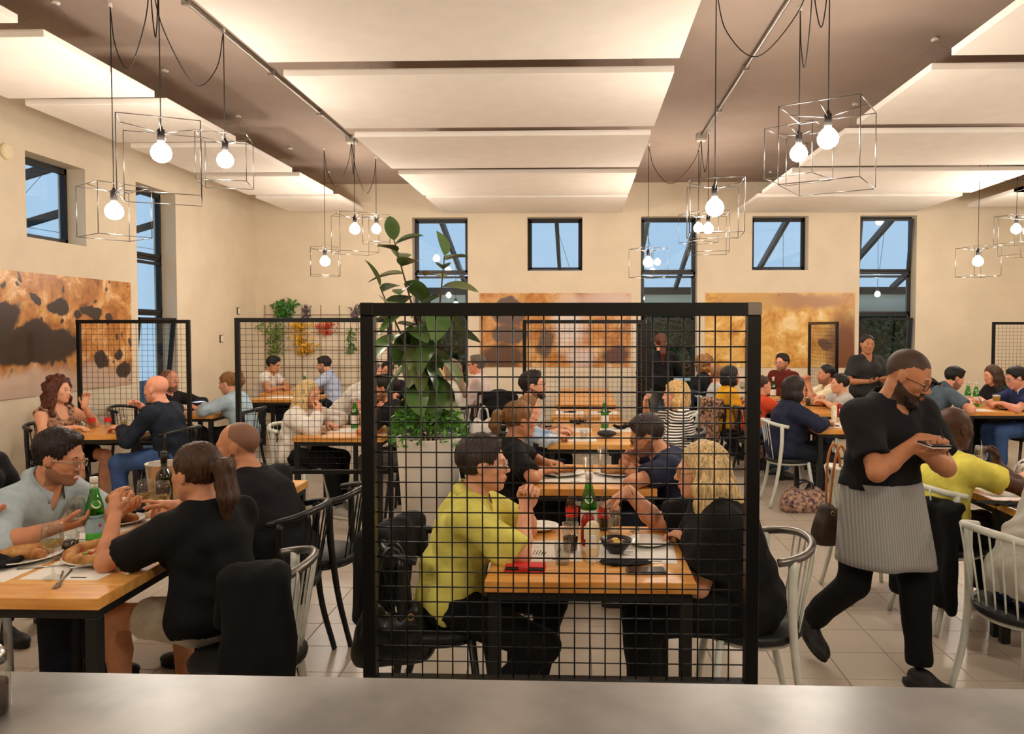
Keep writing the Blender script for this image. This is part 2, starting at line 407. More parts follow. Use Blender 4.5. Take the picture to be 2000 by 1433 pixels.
# prints on the walls
def print_mat(name, seed, ramp, hollows, hole, vs_=2.0, warp=.35, detail=9, fine=None):
    """glossy food photograph: warped grain plus hollows given as (centre, radii) on the sheet"""
    m = bpy.data.materials.new(name); m.use_nodes = True; nt = m.node_tree; b = nt.nodes['Principled BSDF']
    b.inputs['Roughness'].default_value = .35; N = nt.nodes.new; Lk = nt.links.new
    ge = N('ShaderNodeNewGeometry')
    n0 = N('ShaderNodeTexNoise'); n0.inputs['Scale'].default_value = 3.1; n0.inputs['Detail'].default_value = 6; Lk(ge.outputs['Position'], n0.inputs['Vector'])
    sb = N('ShaderNodeVectorMath'); sb.operation = 'SUBTRACT'; sb.inputs[1].default_value = (.5, .5, .5); Lk(n0.outputs['Color'], sb.inputs[0])
    mx = N('ShaderNodeVectorMath'); mx.operation = 'MULTIPLY_ADD'; mx.inputs[1].default_value = (warp,)*3; Lk(sb.outputs[0], mx.inputs[0]); Lk(ge.outputs['Position'], mx.inputs[2])
    mp = N('ShaderNodeMapping'); mp.inputs['Location'].default_value = (seed*3.1, seed*1.7, seed); Lk(mx.outputs[0], mp.inputs[0])
    n1 = N('ShaderNodeTexNoise'); n1.inputs['Scale'].default_value = vs_; n1.inputs['Detail'].default_value = detail; n1.inputs['Roughness'].default_value = .66; n1.inputs['Distortion'].default_value = .6; Lk(mp.outputs[0], n1.inputs['Vector'])
    rp = N('ShaderNodeValToRGB'); cr = rp.color_ramp
    cr.elements[0].position = ramp[0][0]; cr.elements[0].color = (*lin(ramp[0][1]), 1); cr.elements[1].position = ramp[-1][0]; cr.elements[1].color = (*lin(ramp[-1][1]), 1)
    for p, c in ramp[1:-1]: e = cr.elements.new(p); e.color = (*lin(c), 1)
    Lk(n1.outputs[0], rp.inputs[0]); col = rp.outputs[0]
    if fine:      # small pores
        vo = N('ShaderNodeTexVoronoi'); vo.inputs['Scale'].default_value = fine; Lk(mx.outputs[0], vo.inputs['Vector'])
        fr = N('ShaderNodeValToRGB'); fr.color_ramp.elements[0].position = .16; fr.color_ramp.elements[0].color = (1, 1, 1, 1); fr.color_ramp.elements[1].position = .24; fr.color_ramp.elements[1].color = (0, 0, 0, 1); Lk(vo.outputs['Distance'], fr.inputs[0])
        mi = N('ShaderNodeMix'); mi.data_type = 'RGBA'; mi.inputs[7].default_value = (*lin(hole), 1); Lk(fr.outputs[0], mi.inputs[0]); Lk(col, mi.inputs[6]); col = mi.outputs[2]
    for (ce, ra, hc, soft) in hollows:
        s1 = N('ShaderNodeVectorMath'); s1.operation = 'SUBTRACT'; s1.inputs[1].default_value = tuple(map(float, ce)); Lk(mx.outputs[0], s1.inputs[0])
        s2 = N('ShaderNodeVectorMath'); s2.operation = 'DIVIDE'; s2.inputs[1].default_value = tuple(map(float, ra)); Lk(s1.outputs[0], s2.inputs[0])
        s3 = N('ShaderNodeVectorMath'); s3.operation = 'LENGTH'; Lk(s2.outputs[0], s3.inputs[0])
        mr = N('ShaderNodeMapRange'); mr.inputs[1].default_value = 1-soft; mr.inputs[2].default_value = 1+soft; mr.inputs[3].default_value = 1; mr.inputs[4].default_value = 0; mr.interpolation_type = 'SMOOTHSTEP'; Lk(s3.outputs['Value'], mr.inputs[0])
        mi = N('ShaderNodeMix'); mi.data_type = 'RGBA'; mi.inputs[7].default_value = (*lin(hc), 1); Lk(mr.outputs[0], mi.inputs[0]); Lk(col, mi.inputs[6]); col = mi.outputs[2]
    Lk(col, b.inputs['Base Color']); return m
dk1, pale1 = (62, 46, 38), (226, 200, 176)
H1 = [((XL, 7.35, 1.10), (9, 1.9, .17), (206, 178, 158), .5)]
H1 += [((XL, y, z), (9, ry, rz), dk1, .10) for y, z, ry, rz in ((7.25, 1.52, .70, .20), (6.75, 1.80, .36, .15), (7.62, 1.92, .17, .09), (8.18, 1.88, .17, .07), (7.3, 1.93, .09, .06), (8.60, 1.42, .08, .07), (8.30, 1.30, .11, .11), (8.72, 1.20, .14, .10), (7.95, 1.83, .08, .05), (8.45, 1.80, .06, .05), (6.3, 1.5, .3, .2))]
Mp1 = print_mat('print_crust', 4, ((.28, (96, 58, 28)), (.42, (168, 104, 46)), (.54, (210, 148, 80)), (.66, (246, 214, 168)), (.8, (255, 244, 226))), H1, dk1, 3.2, .30, 11, 6.5)
dk2 = (104, 82, 70)
H2 = [((x, YB, z), (rx, 9, rz), c, s) for x, z, rx, rz, c, s in ((-1.15, 1.95, .26, .22, dk2, .12), (-1.10, 1.58, .30, .16, dk2, .12), (-1.25, 1.22, .34, .20, (96, 66, 44), .3), (-.15, 1.75, .26, .42, (226, 212, 204), .5), (-.55, 1.40, .12, .24, (110, 82, 62), .25), (.05, 1.2, .2, .16, (214, 196, 190), .5), (.62, 1.25, .26, .13, (98, 62, 52), .3), (.45, 2.1, .5, .16, (206, 176, 160), .5))]
Mp2 = print_mat('print_honey', 2, ((.30, (116, 72, 36)), (.45, (190, 124, 50)), (.58, (214, 164, 100)), (.72, (238, 214, 190))), H2, dk2, 2.6, .28, 9)
H3 = [((x, YB, z), (rx, 9, rz), c, s) for x, z, rx, rz, c, s in ((4.25, 1.35, .30, .55, (120, 70, 38), .5), (3.93, 1.42, .11, .11, (104, 66, 40), .2), (3.6, 2.12, .7, .14, (176, 128, 84), .5), (2.7, 2.1, .5, .16, (204, 158, 90), .6))]
Mp3 = print_mat('print_gold', 6, ((.28, (150, 92, 34)), (.42, (208, 148, 60)), (.55, (232, 188, 104)), (.72, (252, 236, 196))), H3, (150, 104, 56), 3.4, .30, 11)
def wall_print(name, label, m, box, pins):
    o = empty(name, ((box[0]+box[1])/2, (box[2]+box[3])/2, box[4]), 0, label, 'wall print')
    L = o.location
    MB().box(box[0]-L.x, box[1]-L.x, box[2]-L.y, box[3]-L.y, 0, box[5]-box[4]).build('sheet', m, o)
    for p in pins: MB().ball((p[0]-L.x, p[1]-L.y, p[2]-L.z), .008, 8, 5).build('pin', M_frame, o)
wall_print('wall_print', 'large print of dark holed bread crust on the side wall', Mp1, (XL, XL+.012, 5.7, 8.89, 1.02, 2.21), [(XL+.014, 8.83, 2.16), (XL+.014, 8.83, 1.07)])
wall_print('wall_print', 'amber and violet glossy food close-up print behind the plant', Mp2, (-1.60, .84, YB-.012, YB, 1.045, 2.24), [(x, YB-.014, 2.2) for x in (-1.55, -.38, .79)])
wall_print('wall_print', 'golden yellow crust close-up print beside the glazed door', Mp3, (2.03, 4.40, YB-.012, YB, 1.045, 2.24), [(x, YB-.014, 2.2) for x in (2.08, 3.2, 4.35)])

# small wall fittings
M_plate = mat('switch_plate', (226, 208, 170), .5); M_plate2 = mat('switch_rocker', (245, 232, 205), .4)
for y, z, l in ((11.17, 1.52, 'lower small cream light switch on the side wall'), (11.75, 1.94, 'upper small cream light switch near the room corner')):
    o = empty('light_switch', (XL, y, z), 0, l, 'switch', 'light switches')
    MB().bbox(0, .014, -.045, .045, -.055, .055, .004).build('plate', M_base, o); MB().bbox(.012, .022, -.035, .035, -.045, .045, .004).build('rocker', M_plate2, o)
o = empty('wall_vent', (XL, 6.97, 3.30), 0, 'round cream grille vent high on the side wall', 'vent')
mb = MB(); mb.tube([(0, 0, 0), (.025, 0, 0)], .075, 24); mb.build('cover', M_plate, o)
for k in range(-4, 5):
    w = math.sqrt(.062**2-(k*.013)**2); MB().box(.025, .031, -w, w, k*.013-.003, k*.013+.003).build('slat', M_plate2, o)

# ceiling: hung acoustic panels
M_panel = mat('acoustic_white', (243, 236, 227), .85, spec=.2, var=.02, vscale=5)
M_wire = mat('thin_steel', (150, 145, 138), .4, metal=.8)
M_anchor = mat('anchor_white', (225, 218, 205), .5)
ZP = 3.5
def panel_col(x0, x1, backs, depth, label, group, z=ZP):
    for yb in backs:
        o = empty('ceiling_panel', ((x0+x1)/2, yb-depth/2, z), 0, label, 'ceiling panel', group)
        hx, hy = (x1-x0)/2, depth/2
        MB().bbox(-hx, hx, -hy, hy, 0, .05, .003).build('board', M_panel, o)
        for sx in (-1, 1):
            ax_ = sx*(hx-.35)
            MB().lathe([(.03, 0), (.03, .012), (.012, .03)], (ax_, 0, ZC-z-.03), 10).build('anchor', M_anchor, o)
            w = MB()
            for dx in (-.22, .22):
                for dy in (-.4, .4): w.tube([(ax_, 0, ZC-z-.03), (ax_+dx, dy, .05)], .0012, 4)
            w.build('suspension_wire', M_wire, o)
panel_col(-2.14, .68, [1.78+.0, 3.53, 5.28, 7.03, 8.80, 10.58, 12.22], 1.46, 'wide white acoustic ceiling panel in the middle row', 'middle row of ceiling panels')
panel_col(-4.53, -3.35, [1.6, 3.08, 4.56, 6.04, 7.48, 8.96, 10.46, 11.97], 1.26, 'narrow white acoustic ceiling panel along the side wall', 'narrow ceiling panels')
panel_col(2.49, 5.29, [1.78, 3.53, 5.28, 7.03, 8.80, 10.58, 12.28], 1.46, 'wide white acoustic ceiling panel over the white-chair tables', 'ceiling panels over the white-chair tables')
panel_col(5.85, 8.6, [5.28, 7.03, 8.80, 10.58, 11.8], 1.46, 'wide white acoustic ceiling panel beside the wall farthest from the plant trellis', 'outer row of ceiling panels')

# conduits and junction boxes
M_pipe = mat('galvanised', (176, 170, 162), .35, metal=.85)
M_jbox = mat('junction_grey', (196, 190, 182), .5)
for x, l1, l2 in ((-2.76, 'grey conduit pipe running along the ceiling beside the middle panels', 'grey junction box on the ceiling above the plant trellis lamps'),
          (1.47, 'grey conduit pipe on the open strip of taupe ceiling', 'grey junction box on the open strip of taupe ceiling'),
          (5.60, 'grey conduit pipe between the wide panels', 'grey junction box between the wide panels')):
    o = empty('conduit', (x, 0, ZC), 0, l1, 'pipe')
    MB().tube([(0, YF, -.03), (0, 9.28, -.03)], .014, 8).build('pipe', M_pipe, o)
    for y in (1.5, 3.6, 5.4, 6.9, 8.2): MB().bar((-.03, y, -.03), (.03, y, -.03), .02, .05).build('clip', M_pipe, o)
    for y in (.55, 4.95, 9.34):
        b = empty('junction_box', (x, y, ZC), 0, l2+(', nearest the counter' if y < 1 else ', midway to the back wall' if y < 6 else ', at the pipe end'), 'junction box', 'ceiling junction boxes at ' + ('trellis side' if x < 0 else 'open strip' if x < 3 else 'outer strip'))
        MB().bbox(-.06, .06, -.06, .06, -.075, 0, .006).build('housing', M_jbox, b); MB().bbox(-.052, .052, -.052, .052, -.083, -.075, .003).build('lid', M_anchor, b)

# pendants
M_cage = mat('cage_chrome', (120, 116, 112), .28, metal=.9)
M_sock = mat('socket_dark', (48, 45, 44), .4, metal=.4)
M_cord = mat('cord_black', (20, 19, 19), .6)
M_bulb = mat('bulb_glow', (255, 240, 220), .3, emit=(255, 242, 226), es=BULB_W)
bulb_me = MB().lathe([(.018, .075), (.020, .062), (.035, .05), (.052, .03), (.0625, 0), (.058, -.026), (.044, -.046), (.022, -.059), (.0, -.0625)][::-1], seg=18).mesh('bulb', M_bulb)
sock_me = MB().lathe([(.0, .17), (.010, .165), (.012, .15), (.022, .145), (.024, .075), (.019, .068), (.0, .068)], seg=14).mesh('socket', M_sock)
def pendant(x, y, zb, s, rot, box, label, group):
    o = empty('pendant_lamp', (x, y, zb), 0, label, 'lamp', group)
    link('bulb', bulb_me, o); link('socket', sock_me, o)
    c = MB(); zt = .17; h = s*.5*1.0
    def Q(a, b, z): return (cos(rot)*a-sin(rot)*b, sin(rot)*a+cos(rot)*b, z)
    ct = [Q(a*h, b*h, zt) for a, b in ((-1, -1), (1, -1), (1, 1), (-1, 1))]; cb = [(p[0], p[1], zt-s) for p in ct]
    for k in range(4):
        l = (k+1) % 4; c.tube([ct[k], ct[l]], .003, 5); c.tube([cb[k], cb[l]], .003, 5); c.tube([ct[k], cb[k]], .003, 5)
        m = [(ct[k][i]+ct[l][i])/2 for i in range(3)]; c.tube([m, (0, 0, .125)], .003, 5)
    c.build('cage', M_cage, o)
    MB().tube([(0, 0, .165), (0, 0, ZC-zb-.03)], .004, 6).build('cord', M_cord, o)
    hk = MB(); hk.lathe([(.016, 0), (.014, .02), (.02, .03)], (0, 0, ZC-zb-.03), 10); hk.build('ceiling_hook', M_anchor, o)
    # slack cord looping back to the junction box
    b = V(box[0]-x, box[1]-y, ZC-zb-.06); d = (b-V(0, 0, ZC-zb-.03)); n = .32+.10*math.hypot(d[0], d[1])
    P = [V(0, 0, ZC-zb-.03), V(d[0]*.12, d[1]*.12, ZC-zb-.03-n*.75), V(d[0]*.45, d[1]*.45, ZC-zb-.05-n*1.25), V(d[0]*.85, d[1]*.85, ZC-zb-.05-n*.7), b]
    MB().tube(arc(P, 6), .004, 5).build('slack_cord', M_cord, o)
LAMPS = []   # place of each bulb, cage size, turn, box it is fed from
KN = {'low': ('lowest hung', .36), 'mid': ('large caged', .46), 'top': ('highest hung', .36)}
for bx, by, who, L in (
    (-2.76, 4.95, 'over the pizza table, trellis side', (('low', at(223, 412, 5.47), 54), ('mid', at(315, 298, 4.85), 26), ('top', at(440, 312, 5.96), 15))),
    (-2.76, 9.34, 'by the back wall, trellis side', (('low', at(635, 510, 9.89), 20), ('mid', at(693, 447, 9.27), 30), ('top', at(735, 447, 10.4), 15))),
    (1.47, 4.95, 'over the walkway of the waiter', (('low', at(1396, 405, 5.35), -5), ('mid', at(1617, 270, 4.72), 59), ('top', at(1560, 299, 5.68), 50))),
    (1.47, 9.34, 'by the back wall, glazed door side', (('low', at(1266, 512, 9.79), 25), ('mid', at(1383, 446, 9.2), -6), ('top', at(1364, 445, 10.03), 40))),
    (5.72, 9.34, 'by the corner screen', (('low', at(1910, 510, 9.8), 10), ('mid', at(2010, 450, 9.2), 30), ('top', at(1985, 447, 10.2), 20))),
    (5.72, 4.95, 'over the sunglasses table', (('low', (5.1, 5.4, 2.56), 20), ('mid', (5.75, 4.75, 2.85), 26), ('top', (5.75, 5.75, 3.0), 15))),
    (-2.76, .55, 'over the counter, trellis side', (('low', (-3.36, 1.0, 2.56), 20), ('mid', (-2.7, .42, 2.85), 26), ('top', (-2.7, 1.5, 3.0), 15))),
    (1.47, .55, 'over the counter, glazed door side', (('low', (.87, .9, 2.56), 20), ('mid', (1.53, .3, 2.85), 26), ('top', (1.52, 1.35, 3.0), 15))),
    (5.72, .55, 'over the counter end', (('low', (5.1, .9, 2.56), 20), ('mid', (5.75, .3, 2.85), 26), ('top', (5.75, 1.4, 3.0), 15)))):
    for kk, p, rot in L: pendant(p[0], p[1], p[2], KN[kk][1], R(rot), (bx, by), KN[kk][0]+' wire cube pendant bulb '+who, 'wire cube pendant lamps')

# ================================================================ outside: veranda, awnings, hedge
M_beam = mat('veranda_steel', (34, 36, 38), .5)
M_paving = mat('outdoor_paving', (70, 66, 60), .9, var=.1)
tag(MB().box(-14, 14, YB+WT, 26, -.2, -.02).build('ground_outside', M_paving), 'dark outdoor paving', kind='structure')
tag(MB().box(-14, XL-WT, YF, YB+WT, -.2, -.02).build('ground_side', M_paving), 'dark outdoor paving beside the building', kind='structure')
def rafter(a, b, label, group):
    o = empty('veranda_rafter', a, 0, label, 'beam', group); d = V(*b)-V(*a)
    MB().bar((0, 0, 0), d, .07, .12).build('beam', M_beam, o)
    w = MB(); w.tube([d*.35, d*.55+V(.25, 0, -.45)], .004, 4); w.tube([d*.75, d*.55+V(.25, 0, -.45)], .004, 4); w.build('stay_wire', M_cord, o)
for x in (-5.2, -3.75, -2.5, -1.95, -.40, 1.25, 2.15, 3.75, 4.9, 5.6, 6.9): rafter((x, YB+.32, 4.05), (x*1.0, 17.2, 2.55), 'dark sloping veranda rafter outside the back windows', 'rafters outside the back windows')
for y in (8.6, 10.3, 12.2, 14.3): rafter((XL-.32, y, 4.3), (-10.2, y, 3.0), 'dark sloping veranda rafter outside the side windows', 'rafters outside the side windows')
o = empty('veranda_gutter', (0, 17.2, 2.5), 0, 'dark horizontal veranda beam carrying the rafters', 'beam'); MB().bar((-9, 0, 0), (9.5, 0, 0), .12, .16).build('beam', M_beam, o)
o = empty('veranda_gutter', (-10.2, 6, 2.95), 0, 'dark veranda beam parallel to the side wall', 'beam'); MB().bar((0, -5, 0), (0, 9, 0), .12, .16).build('beam', M_beam, o)
M_awn = mat('awning_canvas', (214, 220, 214), .9, spec=.1)
def awning(x0, x1, y, label):
    o = empty('awning', ((x0+x1)/2, y, 2.3), 0, label, 'awning'); mb = MB(); n = 60
    P = []; Fc = []
    for i in range(n+1):
        x = (x0+x1)/2; xx = -(x1-x0)/2+(x1-x0)*i/n
        zb = -.30-.06*abs(sin(i*pi/6)); P += [(xx, 0, .22), (xx, .02*sin(i*.8), zb), (xx, .012, .22), (xx, .012+.02*sin(i*.8), zb)]
    for i in range(n):
        a = i*4; Fc += [(a, a+1, a+5, a+4), (a+2, a+6, a+7, a+3), (a+1, a+3, a+7, a+5)]
    mb.add(P, Fc, True); mb.build('valance', M_awn, o)
awning(-6.5, 2.9, 17.255, 'pale scalloped awning beyond the veranda'); awning(3.2, 9, 17.255, 'pale green scalloped awning beyond the tilted window')
# garden hedge: leaf clumps
M_leafd = mat('hedge_leaf', (38, 78, 34), .5, var=.45, vscale=3)
def hedge(name, x0, x1, y0, y1, z1, n, label, seed):
    r = np.random.RandomState(seed); c = np.stack([r.uniform(x0, x1, n), r.uniform(y0, y1, n), r.uniform(0, 1, n)**.8*z1], 1)
    d = r.normal(size=(n, 3)); d /= np.linalg.norm(d, axis=1)[:, None]; e = np.cross(d, r.normal(size=(n, 3))); e /= np.linalg.norm(e, axis=1)[:, None]
    L = r.uniform(.05, .12, (n, 1)); Wd = L*.38
    v = np.stack([c-d*L, c+e*Wd, c+d*L, c-e*Wd], 1).reshape(-1, 3); q = np.arange(n*4).reshape(n, 4)
    tag(fast_mesh(name, v, q, M_leafd, smooth=False), label, 'hedge', kind='stuff')
hedge('hedge_foliage', -8, 9.5, 17.9, 18.8, 2.3, 14000, 'dark green garden hedge beyond the back windows', 1)
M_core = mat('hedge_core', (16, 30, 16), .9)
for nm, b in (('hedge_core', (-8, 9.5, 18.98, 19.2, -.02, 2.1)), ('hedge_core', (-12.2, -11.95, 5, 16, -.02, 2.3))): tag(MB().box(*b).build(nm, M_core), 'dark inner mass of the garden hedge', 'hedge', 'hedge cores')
hedge('hedge_foliage', -11.8, -10.9, 5, 14, 2.5, 7000, 'dark green garden hedge beyond the side windows', 2)
# fill bulbs added outside so that hedge and awning are lit
M_glow = mat('hedge_fill_glow', (255, 230, 190), .4, emit=(232, 242, 222), es=150)
for i, (x, y, z) in enumerate(((-2.5, 15.6, 2.25), (-1.95, 14.6, 2.45), (1.25, 15.2, 2.35), (4.9, 15.4, 2.3), (5.6, 14.6, 2.4), (-9.2, 8.6, 2.4), (-9.2, 10.3, 2.4))):
    o = empty('hedge_fill_bulb', (x, y, z), 0, 'small fill bulb added under the veranda roof to light the hedge', 'lamp', 'added fill bulbs under the veranda')
    MB().ball((0, 0, -.09), .05, 12, 8).build('bulb', M_glow, o)
    MB().lathe([(0, .03), (.03, .025), (.03, -.04), (.02, -.045)][::-1], seg=10).build('socket', M_beam, o); MB().tube([(0, 0, .02), (0, 0, (4.05-(y-YB-.32)*1.5/4.48 if x > -6 else 4.3-(XL-.32-x)*1.3/4.61)-z)], .004, 5).build('cord', M_cord, o)
# ================================================================ furniture
M_wood = mat('pine_top', (230, 168, 88), .34, spec=.5, rgb2=(206, 136, 58), vscale=3.5, stretch=(1.2, 9, 9), detail=6, bump=.04, bscale=30, coat=.15)
M_wood2 = mat('pine_top_pale', (236, 182, 104), .34, rgb2=(216, 152, 74), vscale=3.0, stretch=(1.1, 8, 8), detail=6, bump=.04, bscale=30, coat=.15)
M_steel = mat('table_steel', (34, 33, 32), .5, metal=.3)
TABLES = []
def table(x0, x1, y0, y1, label, rz=0., planks=True, z=.75, group='pine tables'):
    cx, cy = (x0+x1)/2, (y0+y1)/2; o = empty('dining_table', (cx, cy, 0), rz, label, 'table', group); a, b = (x1-x0)/2, (y1-y0)/2; TABLES.append((cx, cy, rz, a, b))
    if planks:
        n = max(5, round((y1-y0)/.135)); st = 2*b/n; me = [MB().bbox(-a, a, .0006, st-.0006, z-.042, z, .0025).mesh('plank', m) for m in (M_wood, M_wood2)]
        for k in range(n): link('plank', me[(k*5+int(abs(x0*7))) % 3 % 2], o, (0, -b+k*st, 0))
    else: MB().bbox(-a, a, -b, b, z-.042, z, .003).build('tabletop', M_wood, o)
    i = .035
    for sx in (-1, 1):
        for sy in (-1, 1): MB().bbox(sx*(a-i)-.022, sx*(a-i)+.022, sy*(b-i)-.022, sy*(b-i)+.022, 0, z-.075, .003).build('leg', M_steel, o)
    f = MB()
    for sy in (-1, 1): f.box(-a+.013, a-.013, sy*(b-i)-.022, sy*(b-i)+.022, z-.075, z-.042)
    for sx in (-1, 1): f.box(sx*(a-i)-.022, sx*(a-i)+.022, -b+.057, b-.057, z-.075, z-.042)
    f.build('apron', M_steel, o); return o
TZ = .75
table(-.345, .431, 2.78, 3.58, 'pine table behind the mesh screen with cola bottles on it')
table(-.335, .455, 4.41, 5.21, 'pine table with two half eaten pizza plates, second in the middle row')
table(-.25, .52, 6.11, 6.90, 'pine table with dark glasses case, third in the middle row')
table(-.25, .52, 6.92, 7.70, 'pine table with napkins, fourth in the middle row', planks=False)
table(-.28, .46, 7.98, 8.76, 'empty pine table laid with placemats inside the far mesh screens', planks=False)
table(-.28, .46, 9.3, 10.1, 'bare pine table in the middle row by the wall print', planks=False)
table(-.28, .46, 10.12, 10.95, 'bare pine table in the middle row, last but one before the wall', planks=False)
table(-.28, .46, 10.97, 11.8, 'bare pine table pushed up near the back wall print', planks=False)
table(-2.45, -1.65, 2.56, 3.56, 'pine table with pizzas and green bottle beside the laughing man')
table(-2.45, -1.65, 3.57, 4.62, 'pine table with wine bottle and ice bucket')
table(-4.68, -3.88, 6.5, 7.25, 'pine table with cola bottles under the bread crust print', rz=R(8))
table(-4.45, -3.90, 8.05, 8.85, 'pine table behind the mesh screen at the side wall', planks=False)
table(-2.44, -1.66, 6.44, 7.25, 'pine table of the blonde woman in white behind the mesh screen', planks=False)
table(-2.46, -1.72, 8.22, 9.95, 'long pine table behind the rubber plant', planks=False)
table(-4.30, -3.50, 9.8, 10.6, 'empty pine table laid with papers below the plant trellis', planks=False)
table(-4.55, -3.85, 10.80, 11.7, 'pine table of the two young men below the plant trellis', planks=False)
table(2.18, 2.98, 7.05, 7.85, 'pine table of the woman in the navy sweater')
table(2.20, 3.00, 8.45, 9.65, 'pine table with pizzas before the boy in orange', planks=False)
table(2.20, 3.00, 9.67, 10.47, 'pine table of the man in the maroon hoodie', planks=False)
table(2.24, 3.0, 3.35, 4.15, 'pine table with round sunglasses on white papers')
table(2.24, 3.0, 4.17, 5.0, 'pine table with black napkins before the man in the yellow tee')
table(4.32, 5.02, 8.6, 9.4, 'pine table with two green bottles and a beer glass', planks=False)
table(4.32, 5.02, 9.42, 10.2, 'pine table of the long haired woman near the corner screen', planks=False)

# chairs
M_cw = mat('chair_white', (222, 224, 214), .35, rgb2=(205, 208, 196), vscale=9); M_cb = mat('chair_black', (26, 26, 27), .32); M_cs = mat('chair_worn_steel', (120, 116, 110), .3, metal=.75)
M_seat = mat('seat_vinyl', (20, 20, 22), .5, bump=.05)
def make_chair(col, rail):
    o = empty('tub_chair', (0, 0, 0))
    s = MB(); s.lathe([(0, .415), (.19, .415), (.212, .425), (.215, .445), (.20, .458), (0, .462)], seg=28); s.build('seat', M_seat, o)
    rp = arc([(-.055, .225, .762), (-.11, .222, .772), (-.18, .18, .787), (-.225, .095, .80), (-.238, 0, .803), (-.225, -.095, .80), (-.18, -.18, .787), (-.11, -.222, .772), (-.055, -.225, .762)], 4)
    MB().tube(rp, .017, 10).build('back_rail', rail, o)
    for sg in (1, -1):
        MB().tube(arc([(-.115, sg*.219, .77), (-.115, sg*.215, .62), (-.125, sg*.198, .46), (-.155, sg*.190, .24), (-.215, sg*.20, .004)], 4), [.019]*6+[.019, .018, .018, .017, .017, .016, .016, .016, .015, .015, .014][:11], 8).build('leg', col, o)
        MB().tube([(.15, sg*.145, .425), (.18, sg*.175, .2), (.20, sg*.19, .004)], [.017, .016, .013], 8).build('leg', col, o)
    fr = MB(); fr.tube([(.185*cos(t), .185*sin(t), .408) for t in np.linspace(0, 2*pi, 25)[:-1]], .011, 6, closed=True); fr.build('seat_ring', col, o)
    for k in (-2.5, -1.5, -.5, .5, 1.5, 2.5):
        y = k*.052; xr = -.24+.55*y*y*1.4
        MB().tube(arc([(xr+.002, y*1.12, .797), (xr+.025, y*1.05, .65), (-.185+y*y*1.2, y*.92, .43)], 3), .0045, 6).build('spindle', col, o)
    return o
_proto = {}
def chair(x, y, face, kind, label, group='tub chairs', tilt=0):
    if kind not in _proto:
        _proto[kind] = make_chair({'w': M_cw, 'b': M_cb, 'ws': M_cw}[kind], {'w': M_cw, 'b': M_cb, 'ws': M_cs}[kind]); o = _proto[kind]
    else: o = copy_tree(_proto[kind])
    o.location = (x, y, 0); o.rotation_euler = (0, 0, face); tag(o, label, 'chair', group); return o

# mesh screens
M_screen = mat('screen_black_steel', (20, 20, 20), .38, metal=.4); M_worn = mat('weld_worn', (120, 110, 98), .5, metal=.5)
def screen(x0, y0, x1, y1, label, pitch=.05, single=False, z0=.50, z1=1.76, w=.042):
    d = math.hypot(x1-x0, y1-y0); o = empty('mesh_screen', (x0, y0, 0), math.atan2(y1-y0, x1-x0), label, 'screen', 'black mesh screens'); w = w if single else .036; t = w/2
    for x in (t, d-t): MB().bbox(x-t, x+t, -t, t, 0, z1-w, .002).build('post', M_screen, o)
    MB().bbox(0, d, -t, t, z1-w, z1, .002).build('top_rail', M_screen, o); MB().bbox(w, d-w, -t, t, z0, z0+w*.9, .002).build('bottom_rail', M_screen, o)
    for x in (t, d-t):
        MB().bbox(x-.03, x+.03, -.16, .16, 0, .012, .002).build('foot', M_screen, o)
    nx = max(2, round((d-2*w)/pitch)); nz = round((z1-w-z0-w)/pitch); r = .0024 if single else .0017; wr = MB(); zz0, zz1 = z0+w*.9, z1-w
    if single:
        vme = MB().tube([(0, 0, zz0-.004), (0, 0, zz1+.004)], r, 6).mesh('wire', M_screen); hme = MB().tube([(w-.004, 0, 0), (d-w+.004, 0, 0)], r, 6).mesh('wire', M_screen)
        for k in range(1, nx): link('wire', vme, o, (w+(d-2*w)*k/nx, -r, 0))
        for k in range(1, nz): link('wire', hme, o, (0, r, zz0+(zz1-zz0)*k/nz))
        for x in (t, d-t): MB().bbox(x-t-.002, x+t+.002, -t-.002, t+.002, z1-w*1.0, z1+.001, .004).build('weld_corner', M_worn if x > .5 else M_screen, o)
    else:
        for k in range(1, nx): wr.tube([(w+(d-2*w)*k/nx, -r, zz0), (w+(d-2*w)*k/nx, -r, zz1)], r, 5)
        for k in range(1, nz): wr.tube([(w, r, zz0+(zz1-zz0)*k/nz), (d-w, r, zz0+(zz1-zz0)*k/nz)], r, 5)
        tag(wr.build('wire_mesh', M_screen, o), kind='stuff')
screen(-.702, 2.47, .578, 2.47, 'large black wire mesh screen standing before the yellow shirted woman', single=True)
screen(-2.76, 6.1, -1.5, 6.14, 'black wire mesh screen before the blonde woman in white')
screen(at(150, 640, 7.55)[0], 7.55, at(371, 640, 7.58)[0], 7.58, 'black wire mesh screen behind the shaven headed man in navy', .055)
screen(-.57, 7.84, .68, 7.84, 'black wire mesh screen behind the bearded man in grey')
screen(.72, 7.9, .72, 9.15, 'black wire mesh screen turned edge on beside the waitress with ponytail')
screen(3.30, 9.9, 3.30, 11.1, 'black wire mesh screen turned edge on behind the man in cream')
screen(5.72, 10.8, 7.0, 10.8, 'black wire mesh screen in the corner behind the man in the navy polo')

# service counter the camera looks over
M_counter = mat('counter_stone', (92, 88, 85), .30, rgb2=(136, 131, 126), vscale=4.0, spec=.6, detail=7, bump=.02, bscale=12)
o = empty('service_counter', (0, .915, 0), R(-.5), 'grey polished stone service counter with clouded veining', 'counter')
MB().bbox(-2.6, 3.2, -.62, .365, 1.045, 1.085, .006).build('worktop', M_counter, o)
MB().box(-2.55, 3.15, -.55, .30, 0, 1.045).build('body', mat('counter_front', (70, 64, 60), .6), o)

